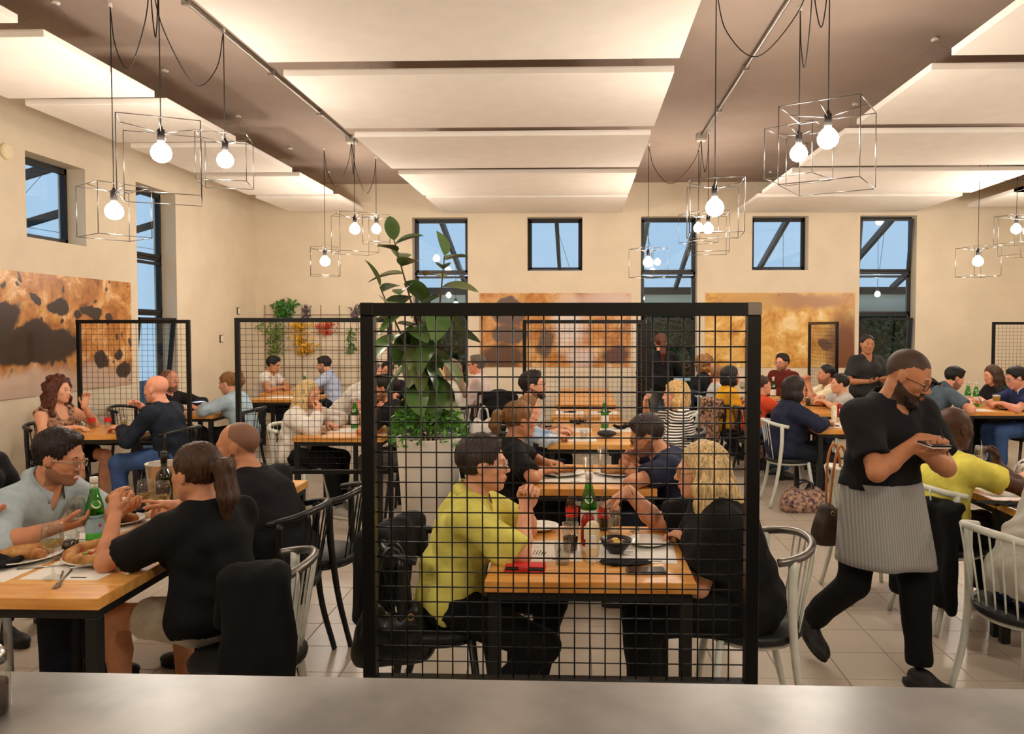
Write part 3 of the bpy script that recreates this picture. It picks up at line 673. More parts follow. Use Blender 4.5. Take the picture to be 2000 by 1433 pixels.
# rubber plant in a tall pot
PX, PY = at(838, 900, 4.85)[:2]
M_pot = mat('pot_white', (242, 234, 222), .45, var=.02); M_soil = mat('soil', (46, 34, 26), .95, bump=.5, bscale=40)
M_leaf = mat('rubber_leaf', (66, 96, 46), .28, spec=.55, rgb2=(92, 124, 62), vscale=5); M_under = mat('rubber_leaf_olive', (98, 112, 62), .35, rgb2=(120, 130, 78), vscale=5); M_stem = mat('plant_stem', (96, 70, 46), .7); M_rib = mat('leaf_rib', (148, 150, 92), .5)
o = empty('plant_pot', (PX, PY, 0), 0, 'tall tapered white planter behind the yellow shirted woman', 'planter')
MB().lathe([(0, 0), (.125, 0), (.135, .01), (.205, .97), (.210, .985), (.205, .99), (.185, .985), (.178, .92), (0, .92)], seg=36).build('pot', M_pot, o); MB().lathe([(0, .925), (.178, .925)][::-1], seg=24).build('soil', M_soil, o)
fic = empty('rubber_plant', (PX, PY, .92), 0, 'tall rubber plant with broad dark green leaves in the white planter', 'plant')
def leaf_mesh(L, Wd, fold, droop, m):
    b = MB(); n = 9; P = []; Fc = []
    for i in range(n+1):
        t = i/n; w = Wd*1.15*(sin(pi*min(1, t**.85))**.7)*(1 if t < .9 else (1-(t-.9)*6)); w = max(w, .001); x = L*t; z = -droop*t*t*L
        P += [(x, -w, z+fold*w), (x, 0, z), (x, w, z+fold*w)]
    for i in range(n):
        a = i*3; Fc += [(a, a+3, a+4, a+1), (a+1, a+4, a+5, a+2)]
    b.add(P, Fc, True); b.m = 1
    return b
LM = []
for L, Wd, fo, dr in ((.235, .060, .30, .25), (.27, .072, .22, .45), (.19, .042, .5, .15), (.28, .070, .2, .7)):
    for m in (M_leaf, M_under):
        b = leaf_mesh(L, Wd, fo, dr, m); me = b.mesh('leaf', [m, m]); LM.append(me)
rl = np.random.RandomState(5)
def leaf(p, az, el, k):
    o = link('leaf', LM[k % len(LM)], fic, p, (rl.uniform(-.4, .4), -el, az)); return o
tops = [((.0, 0, 0), at(770, 470, 4.85)-V(PX, PY, .92), 22), ((.02, .03, 0), at(868, 500, 4.80)-V(PX, PY, .92), 17), ((-.03, -.02, 0), at(742, 560, 4.80)-V(PX, PY, .92), 12)]
for s0, tp, nl in tops:
    s0 = V(*s0); mid = s0*.5+tp*.5+V((tp[0]-s0[0])*-.25, .03, 0); pth = arc([s0, mid*.98, tp], 10)
    MB().tube(pth, list(np.linspace(.011, .004, len(pth))), 7).build('stem', M_stem, fic)
    for k in range(nl):
        f = .24+.76*(k+.5)/nl; i = min(int(f*(len(pth)-1)), len(pth)-2); p = pth[i]+(pth[i+1]-pth[i])*(f*(len(pth)-1)-i)
        az = k*2.4+rl.uniform(-.3, .3); el = (-.4 if f < .6 else -.15 if f < .85 else .55)+rl.uniform(-.4, .3)
        big = 1 if f < .75 else 0 if f < .92 else 2
        leaf(p, az, el, big*2+(1 if rl.rand() < .28 else 0))
    leaf(tp, rl.uniform(0, 6), 1.2, 4)
# green underplanting
bush = empty('pot_underplanting', (PX, PY, .985), 0, 'bright green bushy plant spilling over the white planter rim', 'plant')
M_bright = mat('bright_leaf', (84, 140, 46), .4, var=.35, vscale=10)
n = 900; r_ = np.random.RandomState(9); th = r_.uniform(0, 2*pi, n); rad = .25*np.sqrt(r_.rand(n)); c = np.stack([rad*np.cos(th), rad*np.sin(th), .13*(1-(rad/.32)**2)+r_.uniform(-.05, .09, n)-.05*(rad > .22)], 1)
d = np.stack([np.cos(th), np.sin(th), r_.uniform(-.3, .9, n)], 1)+r_.normal(size=(n, 3))*.5; d /= np.linalg.norm(d, axis=1)[:, None]; e = np.cross(d, r_.normal(size=(n, 3))); e /= np.linalg.norm(e, axis=1)[:, None]
L_ = r_.uniform(.022, .045, (n, 1)); vv = np.stack([c-d*L_*.6, c+e*L_*.30, c+d*L_, c-e*L_*.30], 1).reshape(-1, 3)
tag(fast_mesh('leaf_mass', vv, np.arange(n*4).reshape(n, 4), M_bright, bush, smooth=False), kind='stuff')
b = MB()
for k in range(14): a = k*.9; b.tube([(0.02*cos(a), .02*sin(a), 0), (.16*cos(a), .16*sin(a), .08)], .003, 4)
b.build('stems', mat('green_stem', (70, 100, 50), .6), bush)

# trellis with hanging bunches on the back wall
M_rust = mat('trellis_rust', (128, 96, 66), .6, metal=.3)
tr = empty('wall_trellis', (-3.85, YB-.03, 1.0), 0, 'rusty rod trellis fixed to the back wall', 'trellis')
for k in range(9): MB().tube([(-1.25+k*.305, 0, -.45), (-1.25+k*.305, 0, 1.05)], .005, 5).build('rod', M_rust, tr)
for k in range(5): MB().tube([(-1.28, .008, -.25+k*.285), (1.24, .008, -.25+k*.285)], .005, 5).build('rod', M_rust, tr)
def bunch(name, x, z, w, hh, n, m, label, L=.05, seed=1, y=.07):
    o = empty(name, (x, YB-y, z), 0, label, 'hanging plant'); r = np.random.RandomState(seed)
    c = np.stack([r.normal(size=n)*w*.42, r.uniform(-.04, .05, n), -r.rand(n)**.8*hh], 1); c[:, 0] *= (1.1+c[:, 2]/hh*.6)
    d = r.normal(size=(n, 3))+V(0, -.3, -.6); d /= np.linalg.norm(d, axis=1)[:, None]; e = np.cross(d, r.normal(size=(n, 3))); e /= np.linalg.norm(e, axis=1)[:, None]
    l = r.uniform(.6, 1.2, (n, 1))*L; v = np.stack([c-d*l*.6, c+e*l*.35, c+d*l, c-e*l*.35], 1).reshape(-1, 3)
    tag(fast_mesh('leaf_mass', v, np.arange(n*4).reshape(n, 4), m, o, smooth=False), kind='stuff'); b = MB(); b.tube([(0, .04, .02), (0, 0, -hh*.9)], .006, 5); b.build('stalk', M_stem, o)
g1 = mat('bunch_green', (66, 120, 40), .5, var=.4, vscale=9); g2 = mat('bunch_pale', (124, 148, 70), .5, var=.35, vscale=9); ye = mat('bunch_yellow', (226, 172, 40), .6, var=.3, vscale=9); vi = mat('bunch_violet', (110, 96, 104), .7, var=.25); re = mat('bunch_red', (206, 74, 36), .6, var=.3)
def tx(px, py): p = at(px, py, YB-.07); return p[0], p[2]
bunch('basil_bunch', *tx(553, 585), .24, .34, 260, g1, 'dense green basil bunch topping the trellis', .06, 1)
bunch('herb_bunch', *tx(536, 625), .26, .55, 260, g2, 'long pale green hanging herb below the basil', .05, 2)
bunch('lavender_bunch', *tx(597, 596), .12, .22, 60, vi, 'dry lavender bunch tied to the trellis beside the basil', .06, 3)
bunch('lavender_bunch', *tx(694, 596), .14, .24, 60, vi, 'dry lavender bunch above the hanging ivy', .06, 4)
bunch('yellow_flower_bunch', *tx(582, 628), .24, .14, 90, ye, 'upper yellow dried flower bunch', .05, 5)
bunch('yellow_flower_bunch', *tx(585, 647), .22, .2, 110, ye, 'middle yellow dried flower bunch', .05, 6)
bunch('yellow_flower_bunch', *tx(595, 670), .26, .18, 120, ye, 'lowest yellow dried flower bunch', .05, 7)
bunch('red_flower_bunch', *tx(637, 628), .20, .2, 110, re, 'red and orange dried flower bunch', .045, 8)
bunch('ivy_bunch', *tx(684, 640), .14, .42, 160, g1, 'trailing dark ivy hanging on the trellis', .035, 9)
# ================================================================ people
def rotv(v, ax, a):
    ax = nrm(ax); v = np.asarray(v, float)
    return v*cos(a)+np.cross(ax, v)*sin(a)+ax*(ax@v)*(1-cos(a))
def ik(a, t, l1, l2, pole):
    a, t = V(*a), V(*t); d = t-a; L = np.linalg.norm(d)
    if L > (l1+l2)*.995: t = a+d*((l1+l2)*.995/L); d = t-a; L = np.linalg.norm(d)
    if L < abs(l1-l2)+.02: L = abs(l1-l2)+.02
    u = nrm(d); x = (l1*l1-l2*l2+L*L)/(2*L); y = math.sqrt(max(l1*l1-x*x, 0))
    p = nrm(V(*pole)-u*(V(*pole)@u)); return a+u*x+p*y, t
SKIN = {'fair': (222, 164, 132), 'tan': (200, 140, 105), 'rosy': (226, 158, 130), 'olive': (188, 128, 92), 'deep': (74, 46, 34)}
def skin_mat(k):
    m = mat('skin_'+k, SKIN[k], .48, spec=.35, var=.07, vscale=22, bump=.03, bscale=160); b = m.node_tree.nodes['Principled BSDF']
    b.inputs['Subsurface Weight'].default_value = .10; b.inputs['Subsurface Radius'].default_value = (.012, .005, .003); return m
HAIR = {'black': (18, 15, 14), 'dark': (34, 24, 19), 'brown': (66, 42, 27), 'auburn': (84, 40, 24), 'blonde': (216, 184, 132), 'gold': (206, 168, 108), 'darkblonde': (140, 98, 56),
        'ash': (150, 124, 92), 'grey': (110, 98, 86), 'pepper': (62, 50, 44), 'stubble': (58, 44, 36)}
def hair_mat(k):
    return mat('hair_'+k, HAIR[k], .45, spec=.45, var=.5, vscale=120, bump=.7, bscale=190, stretch=(1, 1, .07), detail=5)
EYEW = mat('eye_white', (225, 215, 205), .2); IRIS = mat('iris_dark', (48, 32, 22), .15)
LENS = thin_glass('lens_glass', (.95, .96, .96), .02, .3)
M_black_pl = mat('black_plastic', (18, 18, 19), .35); M_gold = mat('gold_metal', (200, 160, 90), .25, metal=1.); M_silver = mat('silver_metal', (190, 188, 184), .22, metal=1.)

def table_pen(q, r, z0=.70, z1=.75):
    m = -1.
    if not (z0-r < q[2] < z1+r): return m
    for cx, cy, rz, a, b in TABLES:
        dx, dy = q[0]-cx, q[1]-cy; u = dx*cos(rz)+dy*sin(rz); w = -dx*sin(rz)+dy*cos(rz); m = max(m, min(a-abs(u), b-abs(w))+r)
    return m
def hand_prims(S, w, x, n, thumb, curl, spread, sc=1., h=.005):
    """w wrist, x pointing direction, n back of the hand, thumb side vector"""
    x = nrm(x); n = nrm(n-x*(n@x)); s = nrm(thumb-x*(thumb@x)-n*(thumb@n))
    fr = max(.0085*sc, .85*h)
    S.cone(w, w+x*.030*sc, .022*sc, .024*sc, .015, s, 1.3)
    S.cone(w+x*.03*sc, w+x*.078*sc, .017*sc, .0155*sc, .012, s, 2.2)
    for i, (o, L) in enumerate(((.030, .070), (.010, .079), (-.010, .073), (-.029, .057))):
        a = w+(x*.082+s*o)*sc; d = nrm(x+s*o*spread*9)
        ang = 0
        c = curl[i] if hasattr(curl, '__len__') else curl
        for f, t in ((.46, 62), (.30, 80), (.24, 45)):
            ang += R(t)*c; dd = rotv(d, np.cross(d, -n), ang)
            b = a+dd*L*f*sc; S.cone(a, b, fr*1.04, fr*.95, .004); a = b
    tc = curl[4] if hasattr(curl, '__len__') else curl
    a = w+(x*.022+s*.022-n*.004)*sc; d = nrm(x*.62+s*.75-n*.25)
    for L, t in ((.040, 0), (.033, 28), (.028, 34)):
        d = rotv(d, np.cross(s, x)*-1, -R(t)*(.3+tc)*.8) if t else d
        d = nrm(d+(-s*.55*tc - n*.35*tc if t else 0)); b = a+d*L*sc; S.cone(a, b, fr*1.25, fr*1.05, .006); a = b

def seg_d(v, a, b):
    ab = b-a; t = np.clip((v-a)@ab/(ab@ab), 0, 1); return np.linalg.norm(v-a-t[:, None]*ab, axis=1)
def thin_hidden(v, q, J, arms, d2):
    # the skin under the clothes is kept, but with far fewer faces
    hid = ((v-(J['C']+d2*.02))@d2 < 0) & (np.minimum(seg_d(v, J['H'], J['W']), seg_d(v, J['W'], J['N'])) < .21) & (v[:, 2] > J['H'][2]-.13)
    for sg, S0, E, T in arms: hid &= (seg_d(v, S0+(E-S0)*.35, E) > .075) & (seg_d(v, E, T+(T-E)*.7) > .085)
    key = np.floor(v/.028).astype(np.int64); kk = (key[:, 0]*100003+key[:, 1])*100003+key[:, 2]
    ids = np.where(hid, kk, -np.arange(len(v))-10**17)
    u, inv = np.unique(ids, return_inverse=True); inv = inv.ravel(); n = np.bincount(inv)
    nv = np.stack([np.bincount(inv, v[:, i]) for i in range(3)], 1)/n[:, None]
    f = inv[q]; t = np.concatenate([f[:, [0, 1, 2]], f[:, [0, 2, 3]]]); ok = (t[:, 0] != t[:, 1]) & (t[:, 1] != t[:, 2]) & (t[:, 0] != t[:, 2]); t = t[ok]
    _, ui = np.unique(np.sort(t, 1), axis=0, return_index=True); return nv, t[np.sort(ui)]
def person(label, head, face, lean=8, seat=.46, sc=1., sex='m', heavy=0., hturn=(0, 0, 0), twist=0, side=0, skin='tan',
           hands=(None, None), palm=(None, None), curl=(.35, .35), spread=(.25, .25), pole=(None, None), local=(True, True),
           legs=None, stand=False, top=None, bottom=None, shoes=(30, 30, 32), hair=None, beard=None, specs=None, h=.0055,
           group='people dining', extras=None, hunch=1., feet=None, zfix=True, chair=None, bare=False, hip=None, hipw=1., legsep=.11):
    fa = R(face); Fd = V(cos(fa), sin(fa), 0); Ld = V(-sin(fa), cos(fa), 0); U = V(0, 0, 1)
    mf = 1. if sex == 'm' else .93
    H = V(0, 0, (.93*sc if stand else seat+.095))
    def skeleton(st):
        J = {}
        a1, a2 = R(lean)*.75, R(lean)*1.15*hunch
        d1 = nrm(rotv(rotv(U, Ld, a1), Fd, R(side))); d2 = nrm(rotv(rotv(U, Ld, a2), Fd, R(side)*1.2))
        J['H'] = H; J['W'] = H+d1*.17*sc*st; J['C'] = J['W']+d2*.19*sc*st; J['N'] = J['C']+d2*.135*sc*st
        F2 = nrm(rotv(rotv(Fd, U, R(twist)), Ld, a2)); L2 = nrm(rotv(Ld, U, R(twist)) + d2*0)
        L2 = nrm(L2 - d2*(L2@d2)); F2 = np.cross(L2, d2)
        J['d1'], J['d2'], J['F2'], J['L2'] = d1, d2, F2, L2
        sw = (.182 if sex == 'm' else .158)*sc*(1+heavy*.08)
        J['SL'] = J['N']-d2*.045*sc+L2*sw+F2*.01; J['SR'] = J['N']-d2*.045*sc-L2*sw+F2*.01
        nd = nrm(d2*.75+U*.45+F2*.22); hs = (1. if sex == 'm' else .955)*(.5+.5*sc if sc < 1 else sc)
        hy, hp, hr = hturn
        HF = rotv(rotv(Fd, U, R(twist+hy)), U, 0); HL = np.cross(U, HF); HU = U
        HF = rotv(HF, HL, R(hp)); HU = rotv(HU, HL, R(hp)); HL = rotv(HL, HF, R(hr)); HU = rotv(HU, HF, R(hr))
        J['hs'] = hs; J['head'] = J['N']+nd*.058*sc+HU*.103*hs+HF*.028*hs; J['HF'], J['HL'], J['HU'] = HF, HL, HU
        return J
    hw = np.array(head, float); lean0 = lean
    for it in range(7):
        lean = lean0+4*it; lo_, hi_ = .8, 1.25
        if zfix:
            for _ in range(14):
                m_ = (lo_+hi_)/2
                if skeleton(m_)['head'][2] < hw[2]: lo_ = m_
                else: hi_ = m_
            J = skeleton(m_)
        else: J = skeleton(1.)
        base = V(hw[0]-J['head'][0], hw[1]-J['head'][1], 0)
        if stand or max(table_pen(J['H']+(J['W']-J['H'])*t+base, .115) for t in np.linspace(0, 1.6, 7)) < .015: break
    if hip is not None: base = V(hip[0], hip[1], 0)
    hs = J['hs']; A = np.array([J['HF'], J['HL'], J['HU']])
    def hd(x, y, z): return J['head']+(J['HF']*x+J['HL']*y+J['HU']*z)*hs
    def loc(t, isl):
        if t is None: return None
        if isl: return Fd*t[0]+Ld*t[1]+U*t[2]
        return np.array(t, float)-base
    # arms
    ul, fl = (.285*sc, .255*sc) if sex == 'm' else (.265*sc, .238*sc)
    arms = []
    for i, (sg, S0) in enumerate(((1, J['SL']), (-1, J['SR']))):
        t = loc(hands[i], local[i])
        if t is None: t = (Fd*.33*sc+Ld*sg*.13+U*(seat+.19)) if not stand else (Fd*.1+Ld*sg*.27+U*.78*sc)
        pl = (Ld*sg*.8-U*.9-Fd*.35) if pole[i] is None else Fd*pole[i][0]+Ld*pole[i][1]+U*pole[i][2]
        best = None; axs = nrm(t-S0)
        for th in (0, 12, -12, 25, -25, 40, -40, 55, -55, 75, -75, 95, -95, 120, -120):
            E, T = ik(S0, t, ul, fl, rotv(pl, axs, R(th)))
            c_ = abs(th)*.004+8*sum(max(0, table_pen(A_+(B_-A_)*f+base, .022)) for A_, B_ in ((S0, E), (E, T)) for f in (.4, .7, .9, 1.)) if not stand else 0
            if best is None or c_ < best[0]-1e-6: best = (c_, E, T)
        E, T = best[1:]; arms.append((sg, S0, E, T))
    # legs
    hl = []
    tl, sl = .43*sc, .42*sc
    for i, sg in enumerate((1, -1)):
        hj = H+Ld*sg*.088*sc-U*.01
        if feet and feet[i] is not None: an = Fd*feet[i][0]+Ld*feet[i][1]+U*feet[i][2]
        elif stand: an = Fd*(.02)+Ld*sg*.10+U*.085
        else: an = Fd*(tl-.02)+Ld*sg*(legsep+.03)+U*.085
        kn, an = ik(hj, an, tl, sl, Fd*1.+U*(.9 if not stand else .1)+Ld*sg*.15); hl.append((sg, hj, kn, an))
    root = empty('person', base, 0, label, 'person', group)
    far = h > .0085
    b_ = 1+heavy*.25; d1, d2, F2, L2 = J['d1'], J['d2'], J['F2'], J['L2']
    fem = sex == 'f'; ar = (1. if not fem else .88)*(1+heavy*.18)*(.55+.45*sc if sc < 1 else 1)
    # --- body
    B = Solid(h)
    def torso(S, g, neck=True):
        tk = .055
        S.ell(H+d1*.0, [nrm(Ld), nrm(np.cross(d1, Ld)), d1], ((.165 if not fem else .172)*sc*b_*hipw+g, .118*sc*b_+g, .115*sc+g), tk)
        S.cone(H+d1*.02, J['W'], .112*sc*b_+g, (.108 if not fem else .098)*sc*b_+g, tk, Ld, 1.28)
        S.cone(J['W'], J['C'], (.106 if not fem else .096)*sc*b_+g, (.112 if not fem else .100)*sc*b_+g, tk, L2, 1.34)
        S.cone(J['C'], J['N']-d2*.055*sc, .112*sc*b_+g if not fem else .1*sc*b_+g, .078*sc+g, tk, L2, 1.42)
        for s_ in (J['SL'], J['SR']):
            S.cone(J['N']+d2*.0, s_, .050*sc+g, .052*sc*ar+g, .045)
        if fem and sc > .8:
            for q in (1, -1): S.ell(J['C']+F2*.085*sc*b_+L2*q*.07*sc-d2*.03, np.array([F2, L2, d2]), (.06*b_+g*.6, .068*b_+g*.6, .07*b_+g*.6), .035)
        if heavy > .3: S.ell(J['W']+nrm(np.cross(Ld, d1))*.05, np.array([nrm(np.cross(Ld, d1)), Ld, d1]), (.135+g, .165+g, .13+g), .05)
    torso(B, 0)
    nr = (.056 if not fem else .047)*(.6+.4*sc if sc < 1 else 1)*(1+heavy*.12)
    B.cone(J['N']-d2*.02, hd(-.022, 0, -.055), nr*1.12, nr, .03)
    # head
    B.ell(hd(-.018, 0, .034), A, np.array((.097, .077, .087))*hs, .02)
    B.ell(hd(.028, 0, -.028), A, np.array((.060, .061, .080))*hs, .035)
    for q in (1, -1):
        B.cone(hd(.0, q*.048, -.052), hd(.060, q*.014, -.096), .019*hs, .016*hs, .028)
        B.ell(hd(.056, q*.043, -.020), A, np.array((.022, .019, .018))*hs, .02)
        B.cone(hd(.076, q*.036, .022), hd(.083, q*.008, .018), .009*hs, .010*hs, .016)
        B.ell(hd(-.006, q*.078, -.006), A, np.array((.021, .0085, .032))*hs, .006)
    B.ell(hd(.072, 0, -.097), A, np.array((.017, .021, .016))*hs, .02)
    B.ell(hd(.074, 0, -.060), A, np.array((.021, .028, .022))*hs, .018)
    for q in (1, -1):
        B.ell(hd(.094, q*.031, .001), A, np.array((.015, .019, .011))*hs, .014, sub=True)
        B.ell(hd(.068, q*.031, .000), A, np.array((.0150, .0175, .0145))*hs, .006)
    B.cone(hd(.084, 0, .014), hd(.108, 0, -.028), .007*hs, .0105*hs, .012)
    for q in (1, -1): B.ell(hd(.096, q*.012, -.032), A, np.array((.010, .0075, .008))*hs, .006)
    mo = (extras or {}).get('mouth', 0)
    for q in (1, -1):
        B.cone(hd(.089, q*.021, -.0605), hd(.0975, q*.003, -.0565), .0035*hs, .0055*hs, .006)
        B.cone(hd(.087, q*.020, -.0625-mo*.4), hd(.0955, q*.003, -.0685-mo), .0035*hs, .006*hs, .006)
    if mo: B.ell(hd(.096, 0, -.063-mo*.5), A, np.array((.012, .018, .003+mo*.5))*hs, .004, sub=True)
    # arms and hands
    hdirs = []
    for i, (sg, S0, E, T) in enumerate(arms):
        B.cone(S0, E, .050*sc*ar, .039*sc*ar, .03); B.cone(S0, S0+(E-S0)*.35, .053*sc*ar, .048*sc*ar, .03)
        m1 = E+(T-E)*.3; B.cone(E, m1, .039*sc*ar, .040*sc*ar, .02); B.cone(m1, T, .040*sc*ar, .0265*sc*ar, .02, None)
        x = nrm(T-E); p = palm[i]
        hv = None
        if p is not None and len(p) == 2: hv, p = p
        nvec = (U*1.+Ld*sg*.15) if p is None else -(Fd*p[0]+Ld*p[1]+U*p[2])
        if hv is not None: x = nrm(Fd*hv[0]+Ld*hv[1]+U*hv[2])
        if abs(nrm(nvec)@x) > .97: nvec = nvec + Fd*.5+U*.4
        nn = nrm(nvec-x*(nvec@x))
        th = np.cross(nn, x)*(-sg)*-1 if False else (np.cross(x, nn) if sg > 0 else np.cross(nn, x))
        hand_prims(B, T, x, nn, th, curl[i], spread[i], (.97 if not fem else .88)*(.62+.38*sc if sc < 1 else 1), h)
        hdirs.append((T, x, nn, th))
    if bare or (bottom and bottom.get('kind') in ('shorts', 'skirt')):
        for sg, hj, kn, an in hl:
            B.cone(hj, kn, .082*sc*ar, .056*sc*ar, .03); B.cone(kn, kn+(an-kn)*.35, .055*sc*ar, .056*sc*ar, .025); B.cone(kn+(an-kn)*.35, an, .056*sc*ar, .034*sc*ar, .02)
            B.cone(an, an+Fd*.12-U*.045, .034*sc, .026*sc, .02)
    v, q = B.mesh()
    q = thin_hidden(v, q, J, arms, d2)
    v, q = q
    c = v[q].mean(1)-J['head']; lx, ly, lz = (c@J['HF'])/hs, (c@J['HL'])/hs, (c@J['HU'])/hs
    midx = np.zeros(len(q), int)
    lip = (np.abs(ly) < .022) & (lx > .083) & (np.abs(lz+.0625+mo*.5) < .011+mo*.6-.006*(np.abs(ly)/.022)**2); midx[lip] = 1
    if mo: midx[lip & (lx < .0945) & (np.abs(ly) < .016) & (np.abs(lz+.063+mo*.5) < .002+mo*.4)] = 3
    near = (c*c).sum(1) < .17**2; lip &= near; midx[~near] = 0
    if beard:   # shaved or stubble zone
        th_ = -.056+.62*np.clip(.050-lx, 0, .06); bz = (lz < th_) & (lx > -.012) & (lz > -.125) & ~lip
        bz |= (lz < -.040) & (lz > -.056) & (np.abs(ly) < .026) & (lx > .075)
        midx[bz & near] = 2
    if hair and hair[0] == 'shaved':
        hz = (lz > .062-.9*np.maximum(.02-lx, 0)*.9-(np.maximum(-.03-lx, 0))*.4) & ((lx < .055) | (lz > .075)) & (lx < .075) & (lz > -.045)
        if len(hair) > 2: hz &= ~((lz > .055) & (lx > hair[2]))
        hz &= ~((np.abs(ly) > .072) & (lx > -.03) & (lx < .018) & (lz < .03))
        midx[hz & near] = 2
    v = v
    sm = skin_mat(skin)
    shv = hair_mat(beard if beard else (hair[1] if hair else 'stubble'))
    if hair and hair[0] == 'shaved': shv = mat('shaven_'+hair[1]+skin, tuple(int(a*(.28 if hair[1] == 'black' else .5)+b2*(.72 if hair[1] == 'black' else .5)) for a, b2 in zip(SKIN[skin], HAIR[hair[1]])), .6)
    elif beard: shv = mat('stubble_'+beard+skin, tuple(int(a*.62+b2*.38) for a, b2 in zip(SKIN[skin], HAIR[beard])), .7, bump=.3, bscale=300)
    lipc = mat('lips_'+skin, tuple(int(x) for x in (SKIN[skin][0]*.9, SKIN[skin][1]*.72, SKIN[skin][2]*.74)), .35)
    fast_mesh('body', v, q, [sm, lipc, shv, mat('mouth_inside', (235, 225, 215), .4)], root, midx)
    # eyes, brows
    hm = hair_mat(hair[1] if hair else 'dark')
    for sg in (1, -1):
        e = MB(); ce = hd(.0705, sg*.031, .000); n_, rr = 12, .0142*hs; P = []; Fc = []; mi = []
        e.ball((0, 0, 0), rr, 12, 8)
        e.v = [tuple(ce+J['HF']*p[0]+J['HL']*p[1]+J['HU']*p[2]) for p in e.v]
        g = MB(); g.v = e.v; g.f = e.f; g.sm = e.sm
        g.mi = [1 if (np.mean([V(*e.v[k]) for k in f], 0)-ce)@J['HF'] > .80*rr else 0 for f in e.f]
        g.build('eye', [EYEW, IRIS], root)
        bw = MB(); bw.tube([hd(.0865, sg*.012, .021), hd(.0875, sg*.026, .0265), hd(.080, sg*.043, .023)], [.0030, .0036, .0018], 6); bw.build('eyebrow', hm, root)
    # --- hair
    if hair and hair[0] not in ('shaved', 'bald'):
        st = hair[0]; Hh = Solid(.0075 if not far else .0125)
        cap = {'short': .010, 'crop': .004, 'quiff': .012, 'long': .009, 'bob': .015, 'pony': .008, 'bun': .008, 'curly': .016, 'wild': .03, 'fringe': .015, 'hpony': .008, 'receding': .007}[st]
        Hh.ell(hd(-.020, 0, .036), A, np.array((.097+cap, .078+cap, .088+cap))*hs, .02)
        if st in ('quiff', 'short', 'fringe'):
            Hh.ell(hd(.030, 0, .104), A, np.array((.046, .052, .020 if st != 'quiff' else .028))*hs, .02)
        if st in ('long', 'bob', 'curly', 'wild'):
            dn = -.30 if st == 'long' else -.10 if st == 'bob' else -.22 if st == 'curly' else -.08
            L = abs(dn)
            for q_ in (1, -1):
                pts = [hd(-.02, q_*.074, .03), hd(-.012, q_*.088, -.06), hd(-.015, q_*(.088 if st != 'curly' else .12), max(dn, -.14))-U*0]
                if L > .15: pts.append(hd(-.02, q_*.09, -.14)-d2*(L-.14)+F2*.055+L2*q_*.03)
                rr = [.030, .034, .032, .02]
                for k in range(len(pts)-1): Hh.cone(pts[k], pts[k+1], rr[k]*hs, rr[k+1]*hs, .025, J['HF'], 1.5)
            pts = [hd(-.085, 0, .02), hd(-.09, 0, -.07)] + ([hd(-.09, 0, -.12)-d2*(L-.12)-F2*.075] if L > .12 else [])
            rr = [.05, .052, .03]
            for k in range(len(pts)-1): Hh.cone(pts[k], pts[k+1], rr[k]*hs, rr[k+1]*hs, .03, J['HL'], 1.6)
        if st in ('curly', 'wild'):
            r_ = np.random.RandomState(int(abs(head[0])*100)); 
            for k in range(46):
                t = r_.normal(size=3); t /= np.linalg.norm(t)
                if t[0] > .45 and t[2] < .5: continue
                zz = .034+t[2]*.095 if r_.rand() < .6 or st == 'wild' else -r_.rand()*.2
                Hh.ball(hd(-.02+t[0]*.105, t[1]*.105, zz), r_.uniform(.022, .036), .012)
        # clear the face
        fy = .115 if st in ('long', 'bob') else .09
        Hh.ell(hd(.092 if st not in ('long', 'bob') else .112, 0, -.055 if st != 'fringe' else -.075), A, np.array((.085, fy, .135 if st not in ('receding',) else .16))*hs, .012, sub=True)
        if st in ('short', 'crop', 'quiff', 'receding', 'fringe'):
            for q_ in (1, -1): Hh.ell(hd(.012, q_*.085, -.030), A, np.array((.038, .03, .050))*hs, .008, sub=True)
            Hh.cone(hd(-.05, -.2, -.135), hd(-.05, .2, -.135), .075*hs, .075*hs, .015, sub=True)
            Hh.cone(hd(.02, -.2, -.135), hd(.02, .2, -.135), .075*hs, .075*hs, .015, sub=True)
        if st in ('pony', 'hpony', 'bun'):
            Hh.cone(hd(-.03, -.2, -.145), hd(-.03, .2, -.145), .075*hs, .075*hs, .015, sub=True)
            for q_ in (1, -1): Hh.ell(hd(.008, q_*.085, -.030), A, np.array((.03, .03, .045))*hs, .008, sub=True)
            z0 = .03 if st != 'hpony' else .075
            tl_ = hair[2] if len(hair) > 2 else .25
            k0 = hd(-.112, 0, z0)
            if st == 'bun': Hh.ball(hd(-.125, 0, z0+.02), .042*hs, .015)
            else:
                bk = -nrm(V(J['HF'][0], J['HF'][1], 0)); p1 = k0+bk*.045+U*(.0 if st == 'pony' else .02)
                sw_ = J['HL']*(.0)
                Hh.cone(k0, p1, .020, .030, .012); Hh.cone(p1, p1+bk*.02-U*tl_*.5+sw_, .032, .036, .02, J['HL'], 1.25); Hh.cone(p1+bk*.02-U*tl_*.5, p1-U*tl_, .036, .014, .02)
        hvv, hq = Hh.mesh()
